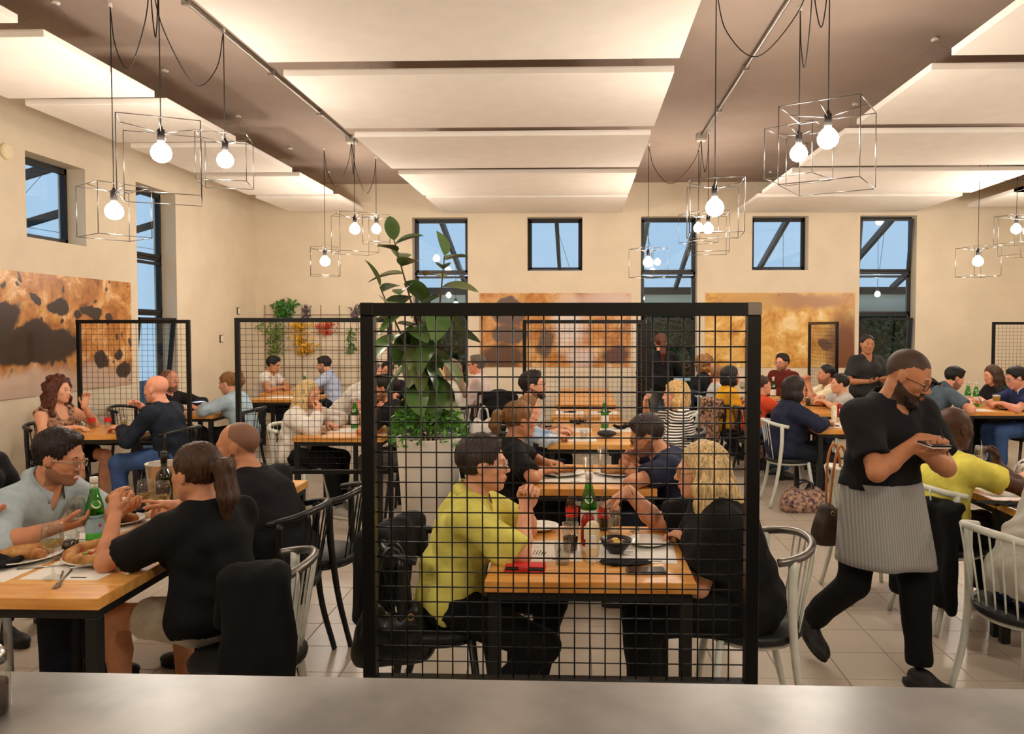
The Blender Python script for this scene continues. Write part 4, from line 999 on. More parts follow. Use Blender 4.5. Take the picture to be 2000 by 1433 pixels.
        if len(hq):
            N = vnormals(hvv, hq); amp = {'curly': .010, 'wild': .013, 'short': .0045, 'quiff': .004}.get(st, .0028)
            lp = hvv-J['head']; th = np.arctan2(lp@J['HL'], lp@J['HF'])
            g = np.sin(th*37+lp[:, 2]*22+2*wob(hvv, 30, 1)) if st not in ('curly', 'wild') else wob(hvv, 95, 2)
            hvv = hvv+N*(amp*g+amp*.6*wob(hvv, 60, 3))[:, None]
            fast_mesh('hair', hvv, hq, hm, root)
            if st in ('pony', 'hpony'):
                bd = MB(); a_ = J['HF']; cpt = hd(-.124, 0, z0)
                ring = [cpt+(J['HL']*cos(t)+J['HU']*sin(t))*.024 for t in np.linspace(0, 2*pi, 12)[:-1]]
                bd.tube(ring, .006, 6, closed=True); bd.build('hair_tie', M_black_pl, root)
    if beard and (extras or {}).get('fullbeard'):
        Bd = Solid(.006 if not far else .009); t = .010
        for q_ in (1, -1):
            Bd.cone(hd(-.002, q_*.058, -.040), hd(.052, q_*.026, -.090), .016*hs, .022*hs, .02); Bd.cone(hd(.085, q_*.024, -.064), hd(.094, q_*.004, -.047), .006*hs, .006*hs, .008)
        Bd.ell(hd(.066, 0, -.105), A, np.array((.030, .034, .028))*hs, .02)
        Bd.ell(hd(.096, 0, -.063), A, np.array((.02, .018, .010))*hs, .006, sub=True)
        bv, bq = Bd.mesh(); bv = bv+vnormals(bv, bq)*(.002*wob(bv, 140, 5))[:, None]; fast_mesh('beard', bv, bq, hair_mat(beard), root)
    # --- top
    if top:
        S = Solid(.0105 if not far else .0145); g = top.get('g', .014)
        torso(S, g)
        hemz = top.get('hem', .10)
        cutn = (H-d1*hemz, -d1)
        for i, (sg, S0, E, T) in enumerate(arms):
            sl = top.get('sleeve', .55)      # share of the upper arm, above 1: part of the forearm
            gg = g+.006
            if sl <= 0: continue
            if sl <= 1:
                e = S0+(E-S0)*sl; S.cone(S0, e, .054*sc*ar+gg, (.046*sc*ar+gg+.010), .03, cuts=[(e, E-S0)])
            else:
                S.cone(S0, E, .054*sc*ar+gg, .042*sc*ar+gg, .03); t_ = min(sl-1, .97); e = E+(T-E)*t_
                S.cone(E, e, .042*sc*ar+gg, (.040-.012*t_)*sc*ar+gg, .02, cuts=[(e, T-E)])
        nb = J['N']-d2*.03; nk = top.get('neck', 'crew'); nrad = nr*1.12+.012+(.012 if nk == 'wide' else 0)
        S.cone(nb+d2*.035, nb+d2*.25+F2*.05, nrad, nrad, .012, sub=True)
        if nk in ('v', 'collar'): S.cone(nb+F2*.09-d2*(.075 if nk == 'v' else .05), nb+F2*.06+d2*.06, .008, .055, .012, sub=True)
        if nk == 'tank':
            S.cone(nb+F2*.10-d2*.02, nb+d2*.1, .05, .08, .02, sub=True)
        S.p = [p for p in S.p]
        tv, tq = S.mesh()
        # hem
        ctr = tv[tq].mean(1); hd_ = np.hypot(ctr[:, 0], ctr[:, 1]); keep = (((ctr-cutn[0])@cutn[1]) < 0) | (hd_ > .27); tq = tq[keep]
        used = np.unique(tq); mp = np.full(len(tv), -1); mp[used] = np.arange(len(used)); tv = tv[used]; tq = mp[tq]
        N = vnormals(tv, tq); wr = top.get('wr', 1.)
        along = tv@d2
        fold = .0065*wob(tv*np.array([1, 1, 1.]), 30, 11+int(abs(head[0]*10))) + .0050*np.sin(along*52+3*wob(tv, 12, 4))*np.clip(1-np.abs((tv-J['W'])@d1)/.22, 0, 1)
        low = np.clip(1-((tv-cutn[0])@(-cutn[1]))/.08, 0, 1)
        tv = tv+N*(fold*wr+low*(.010+.008*wob(tv, 40, 6)))[:, None]
        fast_mesh(top.get('name', 'shirt'), tv, tq, top['mat'], root)
        if nk in ('collar', 'polo'):
            cm = MB(); n_ = 22; rr = nrad+.002; pts = []
            ang0 = R(28)
            top_, bot_ = [], []
            for k in range(n_+1):
                t = ang0+(2*pi-2*ang0)*k/n_; dirv = F2*cos(t)+L2*sin(t); c0 = nb+d2*(.052-.016*cos(t))
                top_.append(c0+dirv*rr+d2*.032); bot_.append(c0+dirv*(rr+.030)-d2*.012)
            P = []
            for k in range(n_+1): P += [top_[k], bot_[k], top_[k]-(F2*cos(0))*0+nrm(nb-top_[k])*.004, bot_[k]+nrm(nb-bot_[k])*.006]
            Fc = []
            for k in range(n_): a = k*4; Fc += [(a, a+1, a+5, a+4), (a+2, a+6, a+7, a+3), (a+1, a+3, a+7, a+5), (a, a+4, a+6, a+2)]
            cm.add(P, Fc, True); cm.build('collar', top.get('collar_mat', top['mat']), root)
        if nk == 'hood':
            S2 = Solid(.009); S2.cone(nb-F2*.06+L2*.08, nb-F2*.085-d2*.03, .035, .05, .03); S2.cone(nb-F2*.06-L2*.08, nb-F2*.085-d2*.03, .035, .05, .03)
            a_, b2_ = S2.mesh(); fast_mesh('hood', a_, b2_, top['mat'], root)
    # --- bottom
    bk = (bottom or {}).get('kind', 'trousers'); bm_ = (bottom or {}).get('mat', None) or cloth('dark_denim', (32, 36, 46))
    S = Solid(.0135 if not far else .019); g = .012
    wcut = H+d1*.10
    S.ell(H, [nrm(Ld), nrm(np.cross(d1, Ld)), d1], ((.165 if not fem else .172)*sc*b_*hipw+.005, .118*sc*b_+.005, .116*sc+.005), .05)
    ends = {'trousers': 1.93, 'shorts': .62, 'skirt': .8, 'capri': 1.6}[bk]
    for sg, hj, kn, an in hl:
        if ends <= 1:
            e = hj+(kn-hj)*ends; S.cone(hj, e, .087*sc*ar*b_+g, .080*sc*ar+g, .04 if bk != 'skirt' else .12, cuts=[(e, kn-hj)])
        else:
            S.cone(hj, kn, .088*sc*ar*b_+g, .060*sc*ar+g, .04); e = kn+(an-kn)*(ends-1)
            wl = (bottom or {}).get('wide', 0); S.cone(kn, e, .060*sc*ar+g, (.046+wl)*sc*ar+g, .025, cuts=[(e, an-kn)])
    pv, pq = S.mesh(); pc_ = pv[pq].mean(1); keep = (((pc_-wcut)@d1) < 0) | (np.hypot(pc_[:, 0], pc_[:, 1]) > .24); pq = pq[keep]; used = np.unique(pq); mp = np.full(len(pv), -1); mp[used] = np.arange(len(used)); pv = pv[used]; pq = mp[pq]
    N = vnormals(pv, pq); pv = pv+N*(.0045*wob(pv, 24, 21))[:, None]
    fast_mesh({'trousers': 'trousers', 'capri': 'trousers'}.get(bk, bk), pv, pq, bm_, root)
    # --- shoes
    shm = mat('shoe_%d_%d_%d' % shoes, shoes, .55); som = mat('sole_light' if sum(shoes) > 250 else 'sole_dark', (205, 200, 190) if sum(shoes) > 250 else (24, 24, 24), .7)
    for sg, hj, kn, an in hl:
        td = nrm(an-kn); fd = nrm(Fd+Ld*sg*.18 - U*(.0 if an[2] < .12 else .5)); up = nrm(U-fd*(U@fd)); sd = np.cross(up, fd)
        S = Solid(.010 if not far else .016)
        so = an-up*.068; pl_ = [(so, -up)]
        S.ell(an+fd*.015-up*.035, np.array([fd, sd, up]), (.075*sc, .040*sc, .055*sc), .03, cuts=pl_)
        S.ell(an+fd*.115*sc-up*.048, np.array([fd, sd, up]), (.085*sc, .043*sc, .034*sc), .03, cuts=pl_)
        a_, b2_ = S.mesh(); so_ = fast_mesh('shoe', a_, b2_, shm, root)
        sp = MB(); ring = [so+fd*(.055+.14*cos(t))*sc+sd*(.043*sin(t)*(1+.12*cos(t)))*sc for t in np.linspace(0, 2*pi, 21)[:-1]]
        sp.add([p-up*.012 for p in ring]+[p+up*.010 for p in ring], [tuple(range(20))[::-1], tuple(range(20, 40))]+[(k, (k+1) % 20, 20+(k+1) % 20, 20+k) for k in range(20)]); sp.build('sole', som, so_)
    # --- spectacles
    if specs:
        gm = {'black': M_black_pl, 'gold': M_gold, 'silver': M_silver, 'tint': M_black_pl}[specs]; g = MB(); r0 = .0018 if not far else .0026
        for sg in (1, -1):
            ring = [hd(.101-.006*abs(cos(t))*(1 if sg*cos(t) > 0 else 0), sg*.0325+.022*cos(t), -.004+.018*sin(t)) for t in np.linspace(0, 2*pi, 17)[:-1]]
            g.tube(ring, r0, 6, closed=True); g.tube([hd(.096, sg*.055, .002), hd(.05, sg*.074, .004), hd(-.005, sg*.083, .002), hd(-.015, sg*.083, -.015)], r0, 6)
        g.tube([hd(.101, .011, .0), hd(.106, 0, .003), hd(.101, -.011, .0)], r0, 6)
        go = g.build('glasses_frame', gm, root)
        if not far:
            for sg in (1, -1):
                l = MB(); ring = [hd(.101-.006*abs(cos(t))*(1 if sg*cos(t) > 0 else 0), sg*.0325+.0215*cos(t), -.004+.0175*sin(t)) for t in np.linspace(0, 2*pi, 17)[:-1]]
                l.add(ring, [tuple(range(16))]); l.build('lens', LENS, go)
    ex = extras or {}
    for i, key in enumerate(('band_l', 'band_r')):
        if key in ex:
            T, x, nn, th = hdirs[i]; kind = ex[key]; c0 = T-x*.012; mm = M_black_pl if kind == 'watch' else M_silver if kind == 'silver' else M_gold
            bd = MB(); a_ = .030*(1 if not fem else .93)
            ring = [c0+(nn*cos(t)+th*sin(t))*a_ for t in np.linspace(0, 2*pi, 17)[:-1]]
            bd.tube(ring, .007 if kind == 'watch' else .0025, 6, closed=True); wb = bd.build('watch_strap' if kind == 'watch' else 'bracelet', mm, root)
            if kind == 'watch':
                f = MB(); c1 = c0+nn*.034; P = [c1+x*a*.018+th*b*.017+nn*d for d in (-.005, .005) for a, b in ((-1, -1), (1, -1), (1, 1), (-1, 1))]
                f.add(P, [(0, 3, 2, 1), (4, 5, 6, 7), (0, 1, 5, 4), (1, 2, 6, 5), (2, 3, 7, 6), (3, 0, 4, 7)]); f.build('watch_face', mat('watch_glass', (20, 34, 48), .1), wb)
    if 'scarf' in ex:
        S = Solid(.010); nb = J['N']-d2*.005
        for k in range(10):
            a1, a2 = 2*pi*k/10, 2*pi*(k+1)/10; S.cone(nb+(F2*cos(a1)+L2*sin(a1))*.078+F2*.02, nb+(F2*cos(a2)+L2*sin(a2))*.078+F2*.02, .030, .030, .012)
        S.cone(nb+F2*.11+L2*.03, nb+F2*.15-d2*.22+L2*.04, .032, .026, .02); v_, q_ = S.mesh(); v_ = v_+vnormals(v_, q_)*(.005*wob(v_, 70, 8))[:, None]; fast_mesh('scarf', v_, q_, ex['scarf'], root)
    root['_hip'] = [float(x) for x in (base+H)]
    if chair is not None: CHAIRS.append((base[0], base[1], fa, chair))
    P_OUT[label] = dict(base=base, J=J, hd=hd, hands=hdirs, arms=arms, Fd=Fd, Ld=Ld, root=root, legs=hl)
    return root
CHAIRS = []; P_OUT = {}
C_black = cloth('black', (17, 17, 19)); C_black2 = cloth('soft_black', (26, 26, 29)); C_navy = cloth('navy', (36, 40, 62)); C_denim = cloth('denim', (58, 84, 132)); C_ldenim = cloth('pale_denim', (172, 194, 208)); C_white = cloth('white', (226, 218, 208)); C_lgrey = cloth('light_grey', (186, 184, 178)); C_lime = cloth('lime', (214, 208, 104)); C_yel = cloth('citron', (224, 214, 96)); C_cream = cloth('cream', (232, 220, 186)); C_char = cloth('charcoal', (52, 52, 54)); C_must = cloth('mustard', (230, 168, 40)); C_mar = cloth('maroon', (98, 34, 26)); C_oran = cloth('orange', (216, 78, 44)); C_sky = cloth('sky_blue', (180, 190, 216)); C_slate = cloth('slate', (84, 100, 112)); C_khaki = cloth('stone_shorts', (206, 200, 182)); C_dk = cloth('dark_denim', (30, 34, 44)); C_gry = cloth('grey_chino', (96, 92, 88)); C_pink = cloth('blush', (222, 204, 198)); C_chamb = cloth('chambray', (168, 184, 190)); C_greyb = cloth('back_grey', (176, 172, 160)); C_poly = cloth('polo_navy', (40, 52, 96))
def stripe_mat(name, c1, c2, scale, ax=2):
    m = bpy.data.materials.new(name); m.use_nodes = True; nt = m.node_tree; b = nt.nodes['Principled BSDF']; b.inputs['Roughness'].default_value = .85
    tc = nt.nodes.new('ShaderNodeTexCoord'); w = nt.nodes.new('ShaderNodeTexWave'); w.inputs['Scale'].default_value = scale; w.bands_direction = 'XYZ'[ax]; w.inputs['Distortion'].default_value = 1.2; w.inputs['Detail Scale'].default_value = .6
    rp = nt.nodes.new('ShaderNodeValToRGB'); rp.color_ramp.interpolation = 'CONSTANT'; rp.color_ramp.elements[0].color = (*lin(c1), 1); rp.color_ramp.elements[1].position = .5; rp.color_ramp.elements[1].color = (*lin(c2), 1)
    nt.links.new(tc.outputs['Object'], w.inputs[0]); nt.links.new(w.outputs[0], rp.inputs[0]); nt.links.new(rp.outputs[0], b.inputs[0]); return m
C_stripe = stripe_mat('cloth_striped', (232, 226, 218), (34, 32, 34), 14)
C_apron = stripe_mat('cloth_apron_ticking', (158, 156, 152), (134, 135, 134), 26, 0)
C_tie = mat('cloth_tiedye', (126, 164, 206), .85, rgb2=(214, 222, 230), vscale=11)
C_floral = mat('cloth_floral', (36, 28, 26), .85, rgb2=(196, 150, 116), vscale=26, detail=2); C_zebra = mat('cloth_zebra', (28, 26, 26), .85, rgb2=(226, 220, 208), vscale=30, detail=1)
D = dict
def sit(label, px, py, Y, face, **k):
    k.setdefault('h', .006 if Y < 5.4 else .0082 if Y < 7.2 else .011)
    return person(label, at(px, py, Y), face, **k)
POS = {'white tub chair with worn steel rail and a black jacket on it': (-1.25, 2.84)}
SHF = {'white tub chair under the person in the loose grey shirt': -.06, 'black tub chair of the person in the lime shirt': -.09, 'white tub chair with worn steel rail of the blonde person in black': .09, 'white tub chair with worn steel rail and a black jacket on it': .04}
OFF = {'white tub chair with worn steel rail and a black jacket on it': R(33), 'black tub chair of the shaven person in the black tee': R(12)}
pray = (((.35, -.25, .9), (0, -1, 0)), ((.35, .25, .9), (0, 1, 0)))
ontab = (((1, -.35, 0), (0, 0, -1)), ((1, .35, 0), (0, 0, -1)))
# --- table behind the front screen
sit('person in a lime yellow shirt with clasped hands behind the mesh screen', 945, 905, 3.2, 0, lean=13, sex='f', skin='fair', heavy=.25, hturn=(4, 2, 0), hands=((.32, .015, .93), (.32, -.015, .93)), palm=pray, curl=(.75, .75), spread=(.1, .1), pole=((.2, .35, -1), (.2, -.35, -1)), top=D(mat=C_lime, sleeve=.97, wr=1.3, neck='collar', hem=.12), bottom=D(mat=C_black), shoes=(120, 108, 84), hair=('short', 'pepper'), specs='silver', feet=((.34, .1, .085), (.12, -.1, .085)), extras=D(band_r='silver'), chair=('b', 'black tub chair of the person in the lime shirt'))
sit('blonde person in black with gold glasses pointing across the table', 1368, 920, 3.22, 180, lean=17, sex='f', skin='fair', heavy=1.1, hturn=(-6, 4, 0), hands=((.22, -.02, .80), (.46, -.20, .95)), palm=(((.7, -.6, 0), (0, 0, -1)), ((.75, 0, -.35), (.1, .2, -1))), curl=(.4, (.15, .75, .8, .8, .4)), spread=(.2, .2), pole=((-.1, .9, -.8), (.2, -.5, -1)), top=D(mat=C_black, sleeve=.72, neck='crew', hem=.12, g=.022), bottom=D(mat=C_black), hair=('long', 'blonde'), specs='gold', extras=D(band_r='gold'), chair=('ws', 'white tub chair with worn steel rail of the blonde person in black'))
# --- second table
sit('person in black with a messy brown bun facing away behind the lime shirt', 1017, 838, 4.85, 8, lean=10, sex='f', skin='tan', hturn=(12, 4, 0), hands=((.30, .12, .80), (.24, -.16, .80)), palm=ontab, top=D(mat=C_black2, sleeve=.8, neck='v'), bottom=D(mat=C_black), hair=('pony', 'darkblonde', .12), chair=('b', 'black tub chair of the person with the messy bun'))
sit('person in navy tee with glasses and wrist watch bent over pizza', 1262, 850, 4.75, 180, lean=34, skin='tan', heavy=.35, hturn=(0, 22, 0), local=(False, False), hands=(at(1252, 930, 4.66), at(1240, 898, 4.86)), palm=(((.75, -.3, .5), (0, -1, -.3)), ((.6, .3, .6), (0, 1, -.2))), curl=(.85, .85), pole=((.1, .9, -.7), (.1, -.9, -.7)), top=D(mat=C_navy, sleeve=.62), bottom=D(mat=C_dk), hair=('short', 'pepper'), beard='dark', specs='black', extras=D(band_l='watch'), chair=('b', 'black tub chair of the person in the navy tee'))
# --- third table
sit('bearded person in a grey tee with black glasses looking up', 1042, 752, 6.75, 0, lean=14, skin='fair', hturn=(-6, -6, 0), hands=((.38, .02, .80), (.36, -.16, .79)), palm=ontab, top=D(mat=C_lgrey, sleeve=.6), bottom=D(mat=C_dk), hair=('quiff', 'dark'), beard='dark', specs='black', extras=D(fullbeard=1), chair=('b', 'black tub chair of the bearded person in grey'))
sit('child in a blue tie dye top writing at the third table', 1034, 822, 6.28, 6, lean=18, sc=.78, sex='f', skin='fair', seat=.50, hands=((.36, .02, .79), (.36, -.10, .79)), palm=ontab, curl=(.6, .6), top=D(mat=C_tie, sleeve=1.9), bottom=D(mat=C_dk), hair=('pony', 'darkblonde'), chair=('b', 'black tub chair of the child in tie dye'))
sit('blonde person in a striped top drinking from a glass', 1318, 773, 6.6, 180, lean=4, sex='f', skin='fair', hturn=(6, 0, 0), hands=((.28, .1, .80), (.31, -.08, 1.02)), palm=(((1, -.4, 0), (0, 0, -1)), ((.1, .6, .8), (-.9, .3, 0))), curl=(.4, .6), pole=(None, (.3, -.8, -.8)), top=D(mat=C_stripe, sleeve=.9, g=.02), bottom=D(mat=C_denim), hair=('bob', 'gold'), chair=('b', 'black tub chair of the person in stripes'))
# --- pizza table beside the side wall
sit('laughing bearded person in a pale chambray shirt holding a pizza slice', 118, 893, 3.42, 0, lean=34, skin='tan', hturn=(2, 14, 0), hands=((.64, -.05, .86), (.50, -.20, .83)), palm=(((.9, -.3, .1), (0, 0, 1)), ((.9, .1, .1), (0, .4, 1))), curl=(.45, .4), pole=((.1, .9, -.6), (.0, -.9, -.8)), top=D(mat=C_chamb, sleeve=1.15, neck='collar'), bottom=D(mat=C_dk), hair=('short', 'dark'), beard='stubble', specs='silver', extras=D(mouth=.008), chair=('w', 'white tub chair of the laughing person'))
sit('person with blonde curls at the frame edge behind the laughing man', -52, 893, 4.15, -10, h=.0085, lean=6, sex='f', skin='fair', hands=(None, None), top=D(mat=C_black2, sleeve=1.9), bottom=D(mat=C_black), hair=('wild', 'gold'), chair=('b', 'black tub chair of the person with blonde curls'))
sit('person in black raising an open hand over a calzone plate', -275, 880, 2.95, 0, lean=10, sex='f', skin='tan', hands=((.62, .10, .80), (.42, -.15, .80)), palm=(((.2, .25, 1), (.9, .2, 0)), ((1, .3, 0), (0, 0, -1))), curl=(.18, .4), spread=(.55, .2), pole=((.1, .6, -1), None), top=D(mat=C_black2, sleeve=.8), bottom=D(kind='skirt', mat=C_black), hair=('long', 'brown'), extras=D(band_l='silver'), chair=('w', 'white tub chair of the person raising a hand'))
sit('person with a brown ponytail in black tee and stone shorts seen from behind', 382, 940, 3.02, 152, lean=8, sex='f', skin='tan', hturn=(8, 4, 0), hands=((.40, .16, .93), (.44, -.12, .90)), palm=(((.3, -.2, .9), (.2, -1, 0)), ((.9, .2, .15), (0, .3, -1))), curl=(.5, (.1, .35, .5, .6, .2)), spread=(.2, .3), pole=((-.2, .8, -.9), (-.1, -.8, -.9)), top=D(mat=C_black, sleeve=.72, hem=.05, g=.02), bottom=D(kind='shorts', mat=C_khaki), hair=('pony', 'brown', .24), extras=D(band_l='silver'), shoes=(180, 172, 160), chair=('ws', 'white tub chair with worn steel rail and a black jacket on it'))
sit('shaven person in a black tee leaning on the pizza table', 462, 872, 3.78, 165, lean=24, skin='tan', heavy=.35, hturn=(22, 4, 0), hands=((.40, .12, .84), (.50, -.12, .92)), palm=(((1, -.3, .2), (0, 0, -1)), ((.4, .3, .9), (-.3, .5, 0))), curl=(.6, .7), pole=((0, .8, -.9), (.1, -.8, -.9)), top=D(mat=C_black2, sleeve=.62), bottom=D(mat=C_black), hair=('shaved', 'stubble', .015), beard='stubble', chair=('b', 'black tub chair of the shaven person in the black tee'))
# --- table under the bread crust print
sit('person with auburn curls in a dark tank top gesturing with one palm', 117, 783, 6.9, -12, lean=4, sex='f', skin='fair', hturn=(8, 0, -6), hands=((.30, .05, .96), (.36, -.12, .79)), palm=(((.1, .1, 1), (.8, -.3, 0)), ((1, .2, 0), (0, 0, -1))), curl=(.2, .3), spread=(.4, .2), top=D(mat=C_floral, sleeve=0, neck='tank'), bottom=D(kind='skirt', mat=C_black), hair=('curly', 'auburn'), chair=('b', 'black tub chair of the person with auburn curls'))
sit('shaven headed person in a dark navy shirt holding bread', 304, 760, 6.68, 175, lean=14, skin='rosy', hturn=(0, 4, 0), hands=((.44, .08, .80), (.40, -.14, .97)), palm=(((1, 0, 0), (0, 0, -1)), ((.5, .5, .5), (0, .6, -.5))), curl=(.4, .6), top=D(mat=cloth('ink', (30, 36, 48)), sleeve=1.95), bottom=D(mat=C_denim), hair=('bald', 'stubble'), chair=('b', 'black tub chair of the shaven headed person in navy'))
sit('balding person seated behind the mesh screen at the side wall', 332, 750, 8.35, -8, lean=12, skin='rosy', hturn=(0, 8, 0), hands=((.32, .1, .80), (.32, -.1, .80)), palm=ontab, top=D(mat=C_black2, sleeve=1.9), bottom=D(mat=C_dk), hair=('shaved', 'stubble', .02), beard='stubble')
sit('person with a high ponytail in a pale denim jacket reading a phone', 445, 757, 8.3, 180, lean=18, sex='f', skin='fair', hturn=(0, 14, 0), hands=((.42, .05, .83), (.40, -.08, .84)), palm=ontab, curl=(.6, .6), top=D(mat=C_ldenim, sleeve=1.9, g=.02, name='jacket'), bottom=D(mat=C_black), hair=('hpony', 'darkblonde', .18), chair=('b', 'black tub chair of the person in pale denim'))
# --- below the trellis
sit('young person in a white vest over a black tee looking down', 535, 712, 11.2, -5, lean=16, sc=.96, skin='tan', hturn=(0, 16, 0), hands=((.34, .05, .80), (.34, -.08, .80)), palm=ontab, curl=(.6, .6), top=D(mat=C_white, sleeve=.5), bottom=D(mat=C_dk), hair=('quiff', 'black'))
sit('person in a light blue shirt seated below the trellis', 632, 712, 11.5, 185, lean=12, skin='fair', hturn=(0, 12, 0), hands=((.36, .08, .80), (.36, -.1, .80)), palm=ontab, top=D(mat=C_sky, sleeve=1.9, neck='collar'), bottom=D(mat=C_dk), hair=('short', 'dark'), beard='stubble')
# --- behind the second screen
sit('person with straight blonde hair and hairband in a white jacket, chin on hand', 604, 772, 6.85, -12, lean=8, sex='f', skin='fair', hturn=(0, 4, 0), hands=((.30, .1, .80), (.29, -.05, .93)), palm=(((1, -.4, 0), (0, 0, -1)), ((-.1, .3, 1), (-1, .2, 0))), curl=(.4, .75), pole=(None, (.5, -.3, -1)), top=D(mat=C_white, sleeve=1.85, g=.024, name='jacket'), bottom=D(mat=C_black, kind='trousers'), hair=('long', 'blonde'), shoes=(160, 158, 152), feet=((.42, .1, .085), (.5, -.1, .085)), chair=('w', 'white tub chair of the blonde in the white jacket'))
sit('person in a black tee resting elbows opposite the blonde in white', 752, 758, 6.85, 180, lean=16, skin='tan', hands=((.34, .04, .82), (.34, -.06, .82)), palm=ontab, curl=(.6, .6), top=D(mat=C_black2, sleeve=.6), bottom=D(mat=C_gry), hair=('short', 'dark'), beard='dark', shoes=(170, 168, 160), feet=((.42, .1, .085), (.46, -.1, .085)), chair=('b', 'black tub chair opposite the blonde in white'))
sit('person in a white tee leaning far over the long table', 731, 722, 8.6, 0, lean=36, skin='rosy', hunch=1.1, hturn=(0, 8, 0), hands=((.5, .1, .80), (.5, -.18, .80)), palm=ontab, top=D(mat=C_white, sleeve=.62, hem=.1), bottom=D(mat=C_gry), hair=('receding', 'grey'))
sit('dark haired person in black at the long table behind the plant', 757, 727, 10.25, -75, lean=8, skin='tan', hands=((.34, .1, .80), (.34, -.1, .80)), palm=ontab, top=D(mat=C_black2, sleeve=1.9), bottom=D(mat=C_dk), hair=('short', 'black'))
sit('person with long blonde hair in a denim jacket behind the planter', 846, 738, 7.95, 150, lean=8, sex='f', skin='fair', hands=(None, None), top=D(mat=C_denim, sleeve=1.9, g=.02, name='jacket'), bottom=D(mat=C_black), hair=('long', 'blonde'), chair=('b', 'black tub chair of the person in the denim jacket'))
sit('person with long ash hair in a white top behind the planter', 880, 722, 8.65, 160, lean=6, sex='f', skin='fair', hands=(None, None), top=D(mat=C_white, sleeve=1.9), bottom=D(mat=C_dk), hair=('long', 'ash'), chair=('b', 'black tub chair of the person with ash hair'))
sit('grey haired person with glasses in a blush blouse at the long table', 930, 712, 9.35, 178, lean=4, sex='f', skin='rosy', hands=(None, None), top=D(mat=C_pink, sleeve=1.9, g=.02), bottom=D(mat=C_gry), hair=('short', 'grey'), specs='black', chair=('b', 'black tub chair of the grey haired person'))
# --- standing staff
sit('waitress in black with a long ponytail seen from behind by the glazed door', 1290, 677, 10.6, 95, stand=True, lean=2, sex='f', skin='fair', hands=((.22, .16, 1.02), (.24, -.14, 1.04)), top=D(mat=C_black, sleeve=1.9), bottom=D(mat=C_gry), hair=('pony', 'auburn', .34), group='restaurant staff')
sit('waitress in a dark shirt with hair pulled back facing the room', 1694, 686, 9.3, -78, stand=True, lean=2, sex='f', skin='olive', hturn=(-12, 0, 0), hands=((.26, .06, 1.06), (.24, -.10, 1.05)), palm=(((.8, -.4, .1), (0, 0, 1)), ((.8, .4, .1), (0, 0, 1))), top=D(mat=C_char, sleeve=.75, neck='v', hem=.12), bottom=D(mat=C_black), hair=('bun', 'dark'), group='restaurant staff')
# --- tables with white chairs
sit('person with copper curls in black with a terracotta scarf', 1379, 712, 10.4, 2, lean=4, sex='f', skin='fair', hands=(None, None), top=D(mat=C_black2, sleeve=1.9), bottom=D(mat=C_black), hair=('wild', 'darkblonde'), extras=D(scarf=cloth('terracotta', (190, 84, 58))), chair=('w', 'white tub chair of the person with copper curls'))
sit('small child in grey between the scarf wearer and the yellow top', 1405, 735, 9.85, 5, lean=6, sc=.74, skin='fair', seat=.56, hands=(None, None), top=D(mat=C_lgrey, sleeve=1.9), bottom=D(mat=C_dk), hair=('short', 'darkblonde'))
sit('person with a dark bob in a mustard yellow top', 1428, 745, 9.22, 8, lean=6, sex='f', skin='tan', hands=((.28, .1, .80), (.22, -.12, .78)), palm=ontab, top=D(mat=C_must, sleeve=.7), bottom=D(mat=C_floral), hair=('bob', 'black'), chair=('b', 'black tub chair of the person in mustard'))
sit('person in a maroon hoodie with glasses looking toward the counter', 1527, 708, 10.75, 208, lean=6, skin='rosy', hturn=(14, 0, 0), hands=((.34, .1, .82), (.34, -.16, .80)), palm=ontab, top=D(mat=C_mar, sleeve=1.9, neck='hood', g=.03), bottom=D(mat=C_dk), hair=('short', 'dark'), beard='dark', specs='silver')
sit('boy in an orange tee reaching over the pizza', 1490, 765, 8.62, 12, lean=14, sc=.80, skin='fair', seat=.50, hands=((.34, .08, .82), (.36, -.06, .84)), palm=ontab, curl=(.5, .5), top=D(mat=C_oran, sleeve=.6), bottom=D(mat=C_denim), hair=('crop', 'brown'), shoes=(60, 60, 62), chair=('b', 'black tub chair of the boy in orange'))
sit('person in a cream shirt with clasped raised hands', 1613, 735, 9.55, 182, lean=10, skin='tan', heavy=.3, hands=((.34, .02, 1.0), (.34, -.02, 1.0)), palm=pray, curl=(.75, .75), pole=((.2, .5, -1), (.2, -.5, -1)), top=D(mat=C_cream, sleeve=.75, neck='v', g=.02), bottom=D(mat=C_dk), hair=('crop', 'black'), beard='stubble')
sit('boy in pale grey eating a pizza slice', 1639, 765, 8.95, 178, lean=8, sc=.80, skin='fair', seat=.50, hands=((.32, .05, .84), (.30, -.04, .88)), palm=ontab, curl=(.5, .5), top=D(mat=C_lgrey, sleeve=.7), bottom=D(mat=C_dk), hair=('short', 'dark'), chair=('w', 'white tub chair of the boy in pale grey'))
sit('person with a dark bob in a navy sweater and white scarf', 1554, 772, 7.35, 0, lean=10, sex='f', skin='fair', heavy=.45, hturn=(6, 2, 0), hands=((.34, .05, .80), (.34, -.14, .80)), palm=ontab, curl=(.5, .5), top=D(mat=C_navy, sleeve=1.9, g=.024, name='sweater'), bottom=D(mat=C_dk), hair=('bob', 'dark'), specs='black', extras=D(scarf=C_white), shoes=(196, 194, 190), feet=((.40, .08, .085), (.22, -.06, .085)), chair=('w', 'white tub chair of the person in the navy sweater'))
